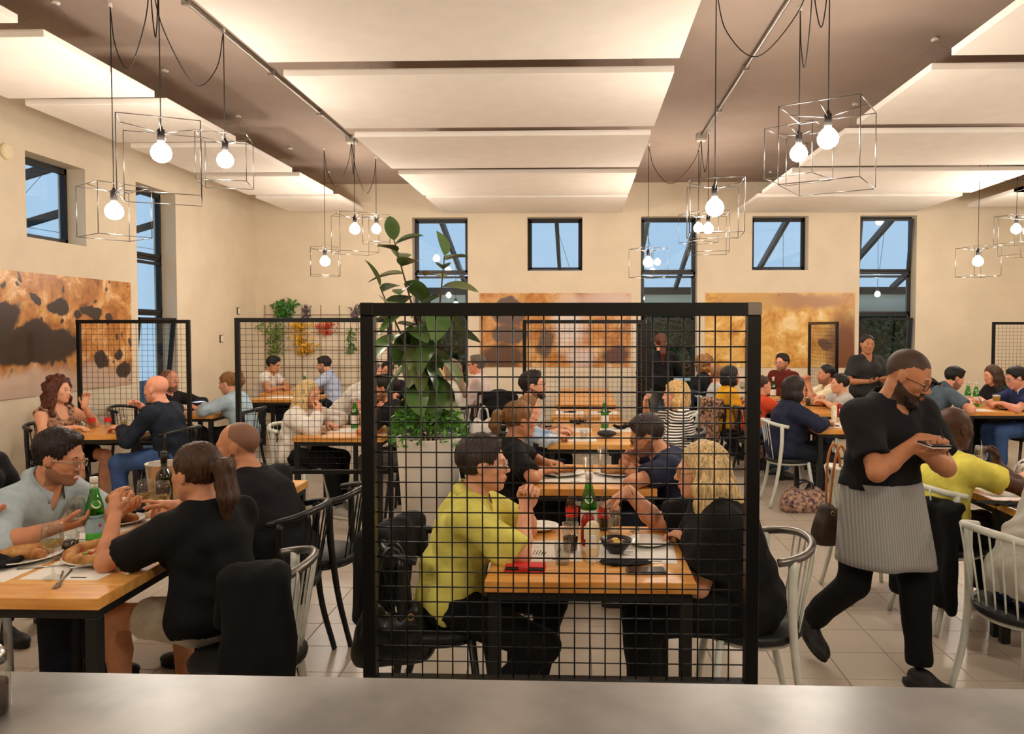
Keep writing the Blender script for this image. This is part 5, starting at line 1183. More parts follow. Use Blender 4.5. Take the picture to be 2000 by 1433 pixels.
sit('person in a citron tee leaning chin on fist', 1866, 858, 4.45, 14, lean=7, skin='deep', hturn=(0, 6, 0), hands=((.36, .12, .82), (.33, -.06, .90)), palm=(((1, -.3, 0), (0, 0, -1)), ((.0, .3, 1), (-1, .2, 0))), curl=(.4, .85), pole=(None, (.4, -.7, -1)), top=D(mat=C_yel, sleeve=.62), bottom=D(mat=C_black), hair=('bald', 'black'), shoes=(200, 196, 190), chair=('w', 'white tub chair draped with a dark jacket behind the waiter'))
sit('person in a loose grey shirt seen from behind in a white chair', 2150, 900, 3.5, 16, h=.0085, lean=30, skin='fair', heavy=.15, hands=((.42, .14, .80), (.40, -.14, .80)), palm=ontab, top=D(mat=C_greyb, sleeve=1.4, g=.035), bottom=D(mat=C_denim), hair=('short', 'grey'), chair=('w', 'white tub chair under the person in the loose grey shirt'))
sit('person in a black and white patterned blouse across from the citron tee', 2120, 850, 4.55, 182, h=.0085, lean=16, sex='f', skin='fair', hands=((.48, .04, .80), (.46, -.12, .80)), palm=ontab, top=D(mat=C_zebra, sleeve=1.75, g=.026), bottom=D(mat=C_black), hair=('bob', 'brown'))
sit('person in a slate tee bent over a phone', 1865, 738, 8.95, -4, lean=30, skin='rosy', hturn=(0, 22, 0), hands=((.46, .06, .80), (.44, -.14, .86)), palm=ontab, curl=(.4, .3), top=D(mat=C_slate, sleeve=.7, neck='collar'), bottom=D(mat=C_dk), hair=('short', 'black'), beard='dark')
sit('person with long straight brown hair lit by a phone', 1937, 742, 9.75, 186, lean=10, sex='f', skin='fair', hturn=(0, 10, 0), hands=((.34, .05, .82), (.34, -.06, .82)), palm=ontab, curl=(.6, .6), top=D(mat=C_black2, sleeve=.8), bottom=D(mat=C_black), hair=('long', 'brown'))
sit('person in a navy polo with a wrist watch reading a phone', 1984, 738, 8.9, 178, lean=16, skin='rosy', heavy=.3, hturn=(0, 18, 0), hands=((.36, .05, .82), (.34, -.10, .82)), palm=ontab, curl=(.6, .6), top=D(mat=C_poly, sleeve=.65, neck='polo', collar_mat=C_white), bottom=D(mat=C_denim), hair=('quiff', 'black'), specs='silver', extras=D(band_l='watch'), chair=('b', 'black tub chair of the person in the navy polo'))
# --- the waiter
sit('bearded waiter in black shirt and grey apron writing an order while walking', 1775, 738, 3.55, -66, stand=True, lean=8, skin='olive', heavy=.15, hturn=(26, 26, 0), hands=((.30, -.05, 1.14), (.26, -.03, 1.19)), palm=(((.8, -.35, .15), (0, .0, 1)), ((.75, .5, .0), (.2, .5, -.7))), curl=(.45, .7), pole=((-.1, 1, -.8), (-.2, -1, -.6)), feet=((.16, .10, .085), (-.30, -.14, .20)), hair=('shaved', 'black'), beard='dark', specs='black', extras=D(fullbeard=1), top=D(mat=C_black2, sleeve=.78, neck='collar', hem=-.015, g=.02), bottom=D(mat=C_black), group='restaurant staff')
def chair_at(x, y, fa, lab): return POS.get(lab) or (x+.05*cos(fa)+SHF.get(lab, 0), y+.05*sin(fa))
for x, y, fa, (kind, lab) in CHAIRS: chair(*chair_at(x, y, fa, lab), fa+OFF.get(lab, 0), kind, lab)
for x, y, fa, kind, lab in ((-1.42, 4.15, R(182), 'b', 'empty black tub chair at the end of the pizza table'), (-4.95, 8.4, 0, 'b', 'black tub chair under the balding person at the side wall'), (-.62, 8.4, 0, 'b', 'empty black tub chair by the placemat table'), (1.0, 8.0, R(170), 'w', 'empty white tub chair near the ponytailed waitress')): chair(x, y, fa, kind, lab)
# ================================================================ tableware and belongings
G_clear = thin_glass('glass_clear', (.93, .94, .93)); G_green = thin_glass('glass_green', (.20, .66, .20), gl=.4); G_dark = thin_glass('glass_wine_green', (.22, .26, .08), gl=.4); G_cola = mat('cola', (38, 16, 8), .1); G_wine = mat('white_wine', (216, 196, 110), .05, trans=.7, ior=1.2); G_beer = mat('beer', (222, 158, 34), .15, trans=.3, ior=1.2); G_foam = mat('foam', (240, 232, 214), .8)
M_paper = mat('paper_white', (238, 234, 226), .8, var=.02); M_ink = mat('print_ink', (58, 54, 52), .8); M_plate_w = mat('plate_white', (234, 230, 222), .2, coat=.3); M_nap = cloth('napkin', (22, 22, 24)); M_crust = mat('pizza_crust', (206, 156, 92), .7, rgb2=(150, 90, 42), vscale=22, bump=.5, bscale=50); M_top = mat('pizza_top', (226, 196, 130), .45, rgb2=(178, 58, 30), vscale=30, bump=.4, bscale=60); M_red = mat('label_red', (214, 44, 38), .5); M_lab = mat('label_blue', (168, 200, 212), .5, rgb2=(140, 186, 204), vscale=16); M_cap = mat('cap_white', (232, 228, 222), .4); M_bowl = mat('bowl_black', (20, 20, 21), .25)
def font_mesh(text, size):
    c = bpy.data.curves.new('lettering', 'FONT'); c.body = text; c.size = size; c.align_x = 'CENTER'; c.resolution_u = 2
    o = bpy.data.objects.new('lettering', c); COL.objects.link(o); bpy.context.view_layer.update()
    me = bpy.data.meshes.new_from_object(o.evaluated_get(bpy.context.evaluated_depsgraph_get())); v = [tuple(p.co) for p in me.vertices]; f = [tuple(p.vertices) for p in me.polygons]
    bpy.data.objects.remove(o); bpy.data.curves.remove(c); bpy.data.meshes.remove(me); return v, f
def wrap_text(text, size, r, z, m, parent, az=-pi/2, shear=0., squeeze=1.):
    v, f = font_mesh(text, size); P = []
    for x, y, _ in v:
        x = (x+shear*y)*squeeze; a = az+x/r; P.append((r*cos(a), r*sin(a), z+y))
    return mesh_obj('lettering', P, f, m, parent)
LET = {}
def P3(px, py, z=TZ): return on(px, py, z)
BT = [(0, 0), (.033, 0), (.037, .006), (.037, .135), (.034, .165), (.022, .205), (.0155, .235), (.014, .262), (.016, .264), (.016, .270)]
def water_bottle(p, label, detail=False, s=1., az=-pi/2):
    o = empty('water_bottle', p, 0, label, 'bottle', 'green water bottles')
    MB().lathe([(r*s, z*s) for r, z in BT], seg=20).build('glass_body', G_green, o); MB().lathe([(0, .258*s), (.0165*s, .258*s), (.0165*s, .282*s), (.015*s, .285*s), (0, .285*s)], seg=14).build('cap', M_cap, o)
    lb = MB().lathe([(.0376*s, .045*s), (.0376*s, .122*s)], seg=24); n = len(lb.f); lb.f = lb.f[:24]; lb.mi = lb.mi[:24]; lb.sm = lb.sm[:24]; lo = lb.build('label', M_lab if detail else M_cap, o)
    nk = MB().lathe([(.0156*s, .232*s), (.0146*s, .256*s)], seg=16); nk.f = nk.f[:16]; nk.mi = nk.mi[:16]; nk.sm = nk.sm[:16]; nk.build('neck_band', M_cap, o)
    el = MB(); n = 16; P = [(0, 0, 0)]; rr = .0335
    P = []
    for k in range(n): t = 2*pi*k/n; zz = .170+.017*sin(t); r = .0335-.012*(zz-.165)/.04+.0008; a = az+.016*cos(t)/r*1.2; P.append((r*s*cos(a), r*s*sin(a), zz*s))
    el.add(P, [tuple(range(n))]); el.build('oval_badge', M_cap, o)
    if detail:
        wrap_text('S.PELLEGRINO', .0135, .0380*s, .107, mat('ink_navy', (26, 40, 66), .6), o, az, squeeze=.92); wrap_text('\u2605', .026, .0380*s, .068, M_red, o, az+.35)
    return o
CB = [(0, 0), (.026, 0), (.029, .005), (.027, .05), (.029, .09), (.028, .115), (.018, .15), (.0125, .172), (.0125, .183), (.0145, .185), (.0145, .195), (.012, .196)]
def cola_bottle(p, label, full=.0, text=True):
    o = empty('cola_bottle', p, 0, label, 'bottle', 'small cola bottles'); MB().lathe(CB, seg=18).build('glass_body', G_clear, o)
    lb = MB().lathe([(.0290, .058), (.0296, .090), (.0292, .100)], seg=20); lb.f = lb.f[:40]; lb.mi = lb.mi[:40]; lb.sm = lb.sm[:40]; lb.build('label', M_red, o)
    if full: MB().lathe([(0, .004), (.0265, .004), (.025, .05), (.0265, full), (0, full)], seg=16).build('cola', G_cola, o)
    if text: wrap_text('Coca-Cola', .013, .0302, .072, M_paper, o, shear=.25)
    return o
def tumbler(p, label, h=.115, r=.034, fill=None, name='drinking_glass', fm=None, foam=False, wear=True):
    o = empty(name, p, 0, label, 'glass', 'drinking glasses')
    MB().lathe([(0, 0), (r*.78, 0), (r*.80, .004), (r, h), (r-.0022, h), (r*.78-.001, .009), (0, .009)], seg=22).build('glass_body', G_clear, o)
    if fill: MB().lathe([(0, .0095), (r*.765, .0095), (r*.765+(r*.21)*fill, .009+h*fill*.92), (0, .009+h*fill*.92)], seg=18).build('drink', fm or G_cola, o)
    if foam: MB().lathe([(0, h*.9), (r*.97, h*.9), (r*.99, h*1.02), (0, h*1.03)], seg=18).build('foam', G_foam, o)
    return o
def wine_glass(p, label, wine=True):
    o = empty('wine_glass', p, 0, label, 'glass', 'stemmed wine glasses')
    MB().lathe([(0, 0), (.034, .001), (.030, .004), (.006, .010), (.0038, .03), (.0038, .09), (.010, .10), (.030, .118), (.038, .145), (.036, .18), (.031, .205), (.0295, .205), (.0345, .18), (.0365, .145), (.029, .120), (.006, .105)], seg=24).build('glass_body', G_clear, o)
    if wine: MB().lathe([(0, .107), (.010, .108), (.0285, .1205), (.0355, .140), (0, .141)], seg=20).build('wine', G_wine, o)
def plate(p, label, r=.125):
    o = empty('plate', p, 0, label, 'plate', 'white plates'); MB().lathe([(0, .004), (r*.62, .004), (r*.98, .018), (r, .020), (r*.985, .023), (r*.62, .010), (0, .009)], seg=36).build('dish', M_plate_w, o); return o
def pizza_bits(p, label, pieces):
    """left-over pizza: each piece (dx, dy, kind, size, turn)"""
    for i, (dx, dy, kind, sz, tn) in enumerate(pieces):
        lb = label if len(pieces) == 1 else label+', '+['larger crust end', 'smaller crust end', 'third piece', 'fourth piece'][i]
        o = empty('pizza_piece', (p[0]+dx, p[1]+dy, p[2]+.0105), tn, lb, 'pizza', 'pizza pieces'); r = np.random.RandomState(i+int(abs(p[0]*40)))
        if kind == 'crust':
            S = Solid(.005)
            for k in range(7): t = -1+2*k/6; S.ball((sz*t, -.25*sz*t*t, .017+.006*r.rand()), .017+.006*r.rand(), .02)
            v, q = S.mesh(); v[:, 2] = np.maximum(v[:, 2], .0005); fast_mesh('crust', v, q, M_crust, o)
        else:
            a0, a1 = (0, sz[1]); R0 = sz[0]; n = max(6, int((a1-a0)*6)); P = [(0, 0, .004), (0, 0, .010)]; F_ = []
            for k in range(n+1): a = a0+(a1-a0)*k/n; P += [(R0*.92*cos(a), R0*.92*sin(a), .002), (R0*.92*cos(a), R0*.92*sin(a), .012)]
            for k in range(n): b = 2+2*k; F_ += [(1, b+1, b+3), (0, b+2, b), (b, b+2, b+3, b+1)]
            F_ += [(0, 2, 3, 1), (0, 1, 3+2*n, 2+2*n)]; mesh_obj('topping', P, F_, M_top, o)
            S = Solid(.006)
            for k in range(n*2+1): a = a0+(a1-a0)*k/(2*n); S.ball((R0*cos(a), R0*sin(a), .014+.005*r.rand()), .015+.006*r.rand(), .016)
            v, q = S.mesh(); v[:, 2] = np.maximum(v[:, 2], .0005); fast_mesh('crust', v, q, M_crust, o)
            for k in range(int(7*(a1-a0))):
                a = a0+(a1-a0)*r.rand(); rr = R0*(.25+.5*r.rand()); bb = MB().ball((rr*cos(a), rr*sin(a), .014), (.017*r.uniform(.6, 1), .014, .006), 8, 5)
                bb.build('topping_bit', (M_red, mat('zucchini', (150, 160, 70), .5), M_plate_w, mat('tomato', (190, 52, 24), .35))[k % 4], o)
def sheet(p, w, d, rz, label, name='placemat', lines=True, thick=.0012):
    o = empty(name, (p[0], p[1], p[2]), rz, label, 'placemat', 'paper placemats'); MB().box(-w/2, w/2, -d/2, d/2, 0, thick).build('paper', M_paper, o)
    if lines:
        b = MB(); r = np.random.RandomState(int(abs(p[0]*90+p[1]*31)))
        for i in range(9): b.box(-.06, -.06+r.uniform(.03, .07), -.06+i*.012, -.0565+i*.012, thick, thick+.0003)
        b.box(-w/2+.015, -w/2+.04, d/2-.045, d/2-.015, thick, thick+.0003); b.box(-w/2+.05, -w/2+.14, d/2-.035, d/2-.024, thick, thick+.0003)
        b.box(w/2-.12, w/2-.06, -d/2+.02, -d/2+.03, thick, thick+.0003); tag(b.build('printed_text', M_ink, o), kind='stuff')
def napkin(p, label, s=.07, rz=0., flat=False, m=None):
    S = Solid(.008); r = np.random.RandomState(int(abs(p[0]*77+p[1]*13)))
    if flat: S.ell((0, 0, .006), np.eye(3), (s*1.5, s*.6, .006), .01)
    else:
        for k in range(9): a = r.rand()*6.3; d = nrm(V(cos(a), sin(a), .1)); S.cone(d*s*.1+V(0, 0, .015), d*s+V(0, 0, .016+.02*r.rand()), .012, .008, .012)
    v, q = S.mesh(); v = v+vnormals(v, q)*(.004*wob(v, 90, 3))[:, None]; v[:, 2] = np.maximum(v[:, 2], .0004)
    o = empty('napkin', p, rz, label, 'napkin', 'black napkins'); fast_mesh('cloth', v, q, m or M_nap, o)
def phone(p, rz, label, case=M_black_pl, lit=False):
    o = empty('phone', p, rz, label, 'phone'); MB().bbox(-.075, .075, -.037, .037, 0, .009, .003).build('case', case, o)
    MB().box(-.068, .068, -.033, .033, .009, .0098).build('screen', mat('screen_glass', (24, 24, 30), .08) if not lit else mat('screen_lit', (160, 190, 230), .2, emit=(170, 200, 240), es=1.2), o)
def cutlery(p, rz, label, kind='fork'):
    o = empty(kind, p, rz, label, 'cutlery', 'cutlery'); b = MB(); b.tube([(-.10, 0, .003), (.02, 0, .004), (.05, 0, .004)], [.004, .003, .0025], 6); b.build('handle', M_silver, o)
    h = MB()
    if kind == 'fork':
        h.box(.05, .068, -.010, .010, .002, .005)
        for y in (-.0085, -.003, .003, .0085): h.box(.068, .10, y-.0012, y+.0012, .002, .0045)
    else: h.box(.05, .12, -.008, .009, .002, .004)
    h.build('head', M_silver, o)
def squeeze(p, label, m, capm):
    o = empty('sauce_bottle', p, 0, label, 'bottle'); MB().lathe([(0, .028), (.024, .028), (.026, .032), (.029, .06), (.026, .10), (.029, .13), (.024, .155), (.012, .165), (0, .166)], seg=18, sy=.8).build('body', m, o); MB().lathe([(0, 0), (.023, 0), (.023, .027), (0, .027)], seg=18).build('cap', capm, o)
    MB().bbox(-.016, .016, -.0265, -.022, .06, .115, .002).build('label', M_paper, o); return o
# --- front table
sheet((-.17, 3.17, TZ), .36, .30, R(3), 'white placemat before the person in the lime shirt'); sheet((.22, 3.17, TZ), .36, .30, R(-3), 'white placemat before the blonde person in black')
sheet((-.19, 3.17, TZ+.002), .20, .27, R(84), 'folded white menu sheet on the lime shirt placemat', 'menu')
cola_bottle(P3(1117, 1032), 'empty cola bottle nearer the lime shirt', 0); cola_bottle(P3(1181, 1034), 'half full cola bottle nearer the blonde person', .065)
water_bottle(P3(1150, 1046), 'green water bottle between the cola bottles behind the screen')
tumbler(P3(1114, 1077), 'tall flared glass with ice and cola', .12, .036, .5); tumbler(P3(1099, 1101), 'empty stubby glass in front of the cola glass', .085, .034); tumbler(P3(1199, 1042), 'tall clear glass behind the black bowl', .12, .034)
o = empty('bowl', P3(1203, 1079), 0, 'small black bowl with lemon wedges', 'bowl'); MB().lathe([(0, .003), (.03, 0), (.032, .006), (.055, .03), (.066, .058), (.063, .058), (.05, .03), (0, .012)], seg=28).build('dish', M_bowl, o)
for k in range(4): MB().ball((.02*cos(k*1.7), .02*sin(k*1.7), .045), (.022, .016, .012), 10, 6).build('wedge', mat('lemon', (214, 178, 60), .4) if k % 2 else mat('olive_bit', (110, 60, 26), .4), o)
squeeze(P3(1157, 1098), 'pale mayonnaise squeeze bottle', mat('mayo', (232, 220, 180), .35), M_cap); squeeze(P3(1148, 1078), 'red ketchup squeeze bottle', mat('ketchup', (150, 26, 18), .3), M_cap)
pl = plate(P3(1056, 1034), 'clean white plate before the lime shirt', .085); plate(P3(1266, 1063), 'used white plate before the blonde person', .09)
p = P3(1026, 1112); o = empty('phone_case', p, R(-4), 'red folding phone case on the front table', 'phone'); MB().bbox(-.078, .078, -.04, .04, 0, .006, .002).build('back_cover', M_red, o); MB().bbox(-.075, .075, -.037, .037, .006, .014, .003).build('phone_body', M_black_pl, o); MB().bbox(-.078, .078, -.02, .041, .014, .018, .002).build('front_flap', M_red, o); MB().bbox(-.02, .02, -.043, -.015, .004, .019, .002).build('clasp', mat('clasp_red', (176, 30, 28), .5), o)
phone(P3(1262, 1116), R(3), 'black phone lying at the edge of the front table'); napkin(P3(1222, 1101), 'flat black napkin beside the black phone', .075, 0, True)
cutlery(P3(1232, 1045), R(80), 'fork behind the used plate'); cutlery(P3(1245, 1043), R(85), 'knife behind the used plate', 'table_knife')
# --- second table
sheet((-.13, 4.76, TZ), .40, .32, 0, 'white placemat under the first half eaten pizza'); sheet((.27, 4.76, TZ), .38, .32, 0, 'white placemat before the person in the navy tee')
p = P3(1096, 926); plate(p+V(0, 0, .0013), 'white plate with crusts before the messy bun', .15); pizza_bits(p+V(0, 0, .002), 'pizza crust on the plate before the messy bun', [(.0, .0, 'crust', .075, .3), (-.02, .05, 'crust', .05, 1.2)])
p = P3(1208, 926); plate(p+V(0, 0, .0013), 'white plate with pizza before the navy tee', .15); pizza_bits(p+V(0, 0, .002), 'pizza crust before the navy tee', [(-.04, .02, 'crust', .08, .5), (-.02, -.03, 'crust', .06, -.2)])
tumbler(P3(1149, 921), 'short water glass between the pizza plates', .095, .036); tumbler(P3(1177, 910), 'tall water glass between the pizza plates', .13, .034)
napkin(P3(1078, 908), 'crumpled black napkin behind the crust plate', .09); cutlery(P3(1115, 935)+V(0, 0, .02), R(25), 'fork lying on the crust plate')
# --- third and fourth tables
sheet((-.03, 6.4, TZ), .36, .28, 0, 'white placemat before the child in tie dye'); sheet((-.05, 6.95, TZ), .34, .28, 0, 'white placemat before the bearded person in grey', lines=False); sheet((.35, 7.0, TZ), .3, .28, 0, 'white placemat before the drinking person', lines=False)
p = P3(1185, 853); S = Solid(.008); S.ell((0, 0, .03), np.eye(3), (.085, .045, .03), .01); v, q = S.mesh(); v[:, 2] = np.maximum(v[:, 2], .001); o = empty('glasses_case', p, R(-6), 'dark zipped glasses case with wrist loop', 'case'); fast_mesh('shell', v, q, mat('case_black', (34, 34, 38), .5), o); MB().tube(arc([(.08, 0, .03), (.11, -.02, .03), (.10, -.05, .02), (.07, -.035, .03)], 4), .003, 6).build('loop', M_black_pl, o)
water_bottle(P3(1181, 836), 'green water bottle beside the glasses case', s=1.0); tumbler(P3(1147, 832), 'tall water glass on the third table', .11, .034); napkin(P3(1130, 828), 'black napkin on the third table by the bearded person', .08); napkin(P3(1215, 838), 'black napkin before the drinking person', .08); tumbler(P3(1140, 858), 'stubby water glass on the tie dye child placemat', .08, .033)
for x in (-.1, .28): sheet((x, 8.4, TZ), .32, .28, 0, 'clean placemat on the empty table by the far screens', lines=False); napkin((x, 8.4, TZ+.002), 'folded napkin with cutlery on the empty table by the far screens', .06, 0, True)
# glass in the hand of the drinking person
h_ = P_OUT['blonde person in a striped top drinking from a glass']; T_, x_, n_, t_ = h_['hands'][1]; gp = h_['base']+T_+x_*.09-n_*.035; tumbler(gp-V(0, 0, .05), 'glass lifted by the drinking person', .10, .032)
# --- pizza table
for (x, y, rz, l) in ((-2.25, 2.92, 0, 'white placemat under the calzone plate'), (-1.92, 2.95, 0, 'white placemat under the big pizza'), (-2.22, 3.45, 0, 'white placemat before the laughing person'), (-1.86, 3.75, 0, 'white placemat under the wine glasses')): sheet((x, y, TZ), .30, .40, rz, l)
water_bottle(P3(186, 1058), 'large green water bottle with pale blue label on the pizza table', True, 1.0, az=-pi/2+.80)
p = P3(212, 1090); plate(p+V(0, 0, .0013), 'large white plate under the topped pizza', .165); pizza_bits(p+V(0, 0, .003), 'round topped pizza with raised rim on the near plate', [(0, 0, 'pie', (.135, 4.6), 1.2)])
p = P3(42, 1092); plate(p+V(0, 0, .0013), 'white plate with calzone strips', .15); pizza_bits(p+V(0, 0, .003), 'calzone strip', [(.01, .04, 'crust', .07, .3), (.03, -.03, 'crust', .08, .15)])
p = P3(226, 1022); plate(p+V(0, 0, .0013), 'white plate with crust beside the slice holder', .13); pizza_bits(p+V(0, 0, .003), 'baked crust end before the slice holder', [(.03, -.02, 'crust', .07, .2)])
wine_glass(P3(104, 1128), 'wine glass by the calzone plate'); wine_glass(P3(150, 1062), 'empty wine glass behind the green bottle', False); wine_glass(P3(285, 1020), 'wine glass nearer the laughing person'); wine_glass(P3(318, 1024), 'wine glass nearer the wine bottle')
tumbler(P3(137, 1080), 'short glass of dark drink before the big pizza', .085, .036, .55)
p = P3(322, 1003); o = empty('wine_bottle', p, 0, 'dark green wine bottle beside the ice bucket', 'bottle'); MB().lathe([(0, 0), (.035, 0), (.038, .006), (.038, .185), (.034, .205), (.018, .228), (.0145, .245), (.0145, .300), (.0155, .302), (.0155, .312)], seg=22).build('glass_body', G_dark, o); MB().lathe([(0, .255), (.0155, .255), (.0155, .313), (0, .314)], seg=14).build('foil', mat('foil_black', (20, 20, 20), .4), o)
lb = MB().lathe([(.0386, .05), (.0386, .14)], seg=20); lb.f = lb.f[:20]; lb.mi = lb.mi[:20]; lb.sm = lb.sm[:20]; lb.build('label', mat('label_dark', (34, 34, 36), .6), o)
p = P3(296, 985); o = empty('ice_bucket', p+V(0, .14, 0), 0, 'brushed metal ice bucket on the pizza table', 'bucket'); MB().lathe([(0, 0), (.075, 0), (.08, .005), (.098, .19), (.102, .192), (.102, .198), (.094, .196), (.076, .01), (0, .008)], seg=30).build('shell', mat('brushed_alu', (196, 190, 182), .35, metal=.7), o)
for px, py, l in ((22, 1108, 'crumpled black napkin by the calzone plate'), (262, 1006, 'crumpled black napkin before the wine glasses'), (308, 1046, 'crumpled black napkin by the shaven person')): napkin(P3(px, py), l, .085)
cutlery(P3(92, 1108), R(20), 'fork beside the calzone plate'); cutlery(P3(192, 1112)+V(0, 0, .024), R(50), 'knife resting on the big pizza plate', 'table_knife'); cutlery(P3(118, 1132), R(-60), 'fork at the corner by the wine glass'); cutlery(P3(125, 1130), R(-70), 'spoon shaped knife at the corner by the wine glass', 'table_knife')
h_ = P_OUT['laughing bearded person in a pale chambray shirt holding a pizza slice']; T_, x_, n_, t_ = h_['hands'][0]; gp = h_['base']+T_+x_*.11-n_*.028; pizza_bits(gp-V(0, 0, .01), 'pizza slice in the hand of the laughing person', [(0, 0, 'pie', (.10, 1.0), 2.2)])
# --- crust print table
cola_bottle(on(180, 836, TZ), 'cola bottle nearer the auburn curls', 0, False); cola_bottle(on(211, 836, TZ), 'cola bottle nearer the shaven head', 0, False); tumbler(on(160, 838, TZ), 'large water glass before the auburn curls', .10, .042); tumbler(on(242, 832, TZ), 'drinking glass with lime before the navy shirt', .11, .036, .3, fm=G_wine); napkin(on(235, 842, TZ), 'black napkin under the hand of the navy shirt', .08); sheet((-4.05, 6.95, TZ), .3, .26, R(8), 'placemat before the navy shirt', lines=False)
# --- phone in hand
h_ = P_OUT['person with a high ponytail in a pale denim jacket reading a phone']; T_, x_, n_, t_ = h_['hands'][0]; phone(h_['base']+T_+x_*.10+V(0, 0, .03), R(80), 'lit phone held by the pale denim jacket', lit=True); sheet((-4.35, 8.4, TZ), .3, .26, 0, 'placemat on the side wall screen table', lines=False)
# --- second screen table
water_bottle(on(693, 836, TZ), 'green water bottle behind the second mesh screen'); tumbler(on(710, 838, TZ), 'tall beer glass behind the second mesh screen', .16, .036, .85, fm=G_beer, foam=True); napkin(on(612, 848, TZ), 'flat black menu holder behind the second screen', .08, R(5), True); sheet((-2.05, 6.9, TZ), .4, .3, 0, 'placemat behind the second mesh screen', lines=False); tumbler(on(652, 832, TZ), 'small water glass behind the second screen', .07, .03)
water_bottle(on(595, 766, TZ), 'green water bottle below the plant trellis'); napkin(on(585, 766, TZ), 'black menu stand below the plant trellis', .08); sheet((-3.95, 10.2, TZ), .4, .3, 0, 'placemat on the empty table below the trellis', lines=False); sheet((-4.2, 11.5, TZ), .3, .3, 0, 'placemat of the two young men', lines=False)
# --- white chair tables
sheet((2.58, 7.4, TZ), .6, .4, R(4), 'white papers before the navy sweater'); squeeze(on(1629, 824, TZ), 'mayonnaise bottle on the navy sweater table', mat('mayo', (232, 220, 180), .35), M_cap); squeeze(on(1640, 820, TZ), 'ketchup bottle on the navy sweater table', mat('ketchup', (150, 26, 18), .3), M_cap); phone(on(1622, 832, TZ), R(4), 'black phone on the navy sweater table')
for px, py, l in ((1515, 783, 'pizza plate before the boy in orange'), (1595, 791, 'pizza plate before the boy in pale grey'), (1530, 765, 'pizza plate before the maroon hoodie')):
    p = on(px, py, TZ); plate(p, 'white '+l, .15); pizza_bits(p+V(0, 0, .002), 'pizza on the '+l, [(0, 0, 'pie', (.12, 4.2), .5)])
water_bottle(on(1510, 778, TZ), 'green water bottle before the maroon hoodie'); tumbler(on(1578, 793, TZ), 'glass of cola before the boy in grey', .11, .033, .8); napkin(on(1625, 795, TZ), 'crumpled black napkin before the boy in grey', .08); wine_glass(on(1450, 775, TZ), 'large wine glass before the mustard top'); napkin(on(1447, 785, TZ), 'black napkin before the mustard top', .08)
sheet((2.5, 3.75, TZ), .5, .6, R(5), 'white paper sheets under the round sunglasses'); sheet((2.55, 4.5, TZ), .5, .5, R(-6), 'white paper sheets before the citron tee'); napkin(on(1925, 926, TZ), 'flat black napkin before the citron tee', .10, R(5), True); napkin(on(1962, 985, TZ+.002), 'flat black napkin at the near edge by the grey shirt', .10, R(-8), True); wine_glass(on(1915, 935, TZ), 'wine glass before the citron tee', False)
p = on(1922, 945, TZ+.004); o = empty('sunglasses', p, R(-10), 'round brown tinted sunglasses lying on the papers', 'sunglasses')
for sx in (-1, 1):
    ring = [(sx*.032+.026*cos(t), 0, .030+.025*sin(t)) for t in np.linspace(0, 2*pi, 19)[:-1]]; MB().tube(ring, .0018, 6, closed=True).build('rim', M_black_pl, o); l = MB(); l.add(ring, [tuple(range(18))]); l.build('lens', mat('tinted_lens', (112, 52, 34), .1), o); MB().tube([(sx*.058, 0, .035), (sx*.060, .07, .02), (sx*.058, .13, .003)], .0018, 6).build('temple', M_black_pl, o)
MB().tube([(-.007, 0, .036), (0, 0, .039), (.007, 0, .036)], .0018, 6).build('bridge', M_black_pl, o)
water_bottle(on(1890, 792, TZ), 'green water bottle nearer the slate tee'); water_bottle(on(1906, 794, TZ), 'green water bottle nearer the beer'); tumbler(on(1946, 797, TZ), 'full beer glass before the navy polo', .15, .042, .92, fm=G_beer, foam=True); tumbler(on(1920, 795, TZ), 'jar glass before the long haired person', .09, .036); sheet((4.5, 8.8, TZ), .3, .26, R(5), 'papers before the slate tee', lines=False); phone(on(1965, 800, TZ), 0, 'black phone before the navy polo')
# --- waiter: apron, pad and pen
h_ = P_OUT['bearded waiter in black shirt and grey apron writing an order while walking']; J_, Fd_, Ld_, bs = h_['J'], h_['Fd'], h_['Ld'], h_['base']
P = []; Fc = []; nu, nv = 30, 12
lg = h_['legs']
for j in range(nv+1):
    z = .965-.37*j/nv
    for i in range(nu+1):
        t = R(-135)+R(270)*i/nu; sw = .0; rx = .198+.040*j/nv; ry = .158+.060*j/nv+(.02*sin(6*t)*j/nv); c = V(0, 0, 0)+Fd_*(.01+.035*(j/nv)); P.append(c+Fd_*cos(t)*ry*1.0+Ld_*sin(t)*rx+V(0, 0, z))
for j in range(nv):
    for i in range(nu): a = j*(nu+1)+i; Fc.append((a, a+1, a+nu+2, a+nu+1))
ap = mesh_obj('apron', P, Fc, C_apron, h_['root'], True); sm_ = ap.modifiers.new('thickness', 'SOLIDIFY'); sm_.thickness = .006; sm_.offset = 1
T_, x_, n_, t_ = h_['hands'][0]; gp = bs+T_+x_*.10-n_*.03
o = empty('order_pad', gp, math.atan2(x_[1], x_[0]), 'small dark order pad in the hand of the waiter', 'notepad'); MB().bbox(-.07, .07, -.042, .042, 0, .008, .002).build('cover', M_black_pl, o); MB().box(-.065, .065, -.038, .038, -.006, 0).build('pages', M_paper, o)
T_, x_, n_, t_ = h_['hands'][1]; gp = bs+T_+x_*.10-n_*.02; o = empty('pen', gp, 0, 'thin pen in the writing hand of the waiter', 'pen'); MB().tube([(-.02, .02, .07), (.0, .0, .0), (.004, -.004, -.03), (.006, -.006, -.045)], [.0045, .0045, .004, .001], 8).build('barrel', M_black_pl, o)
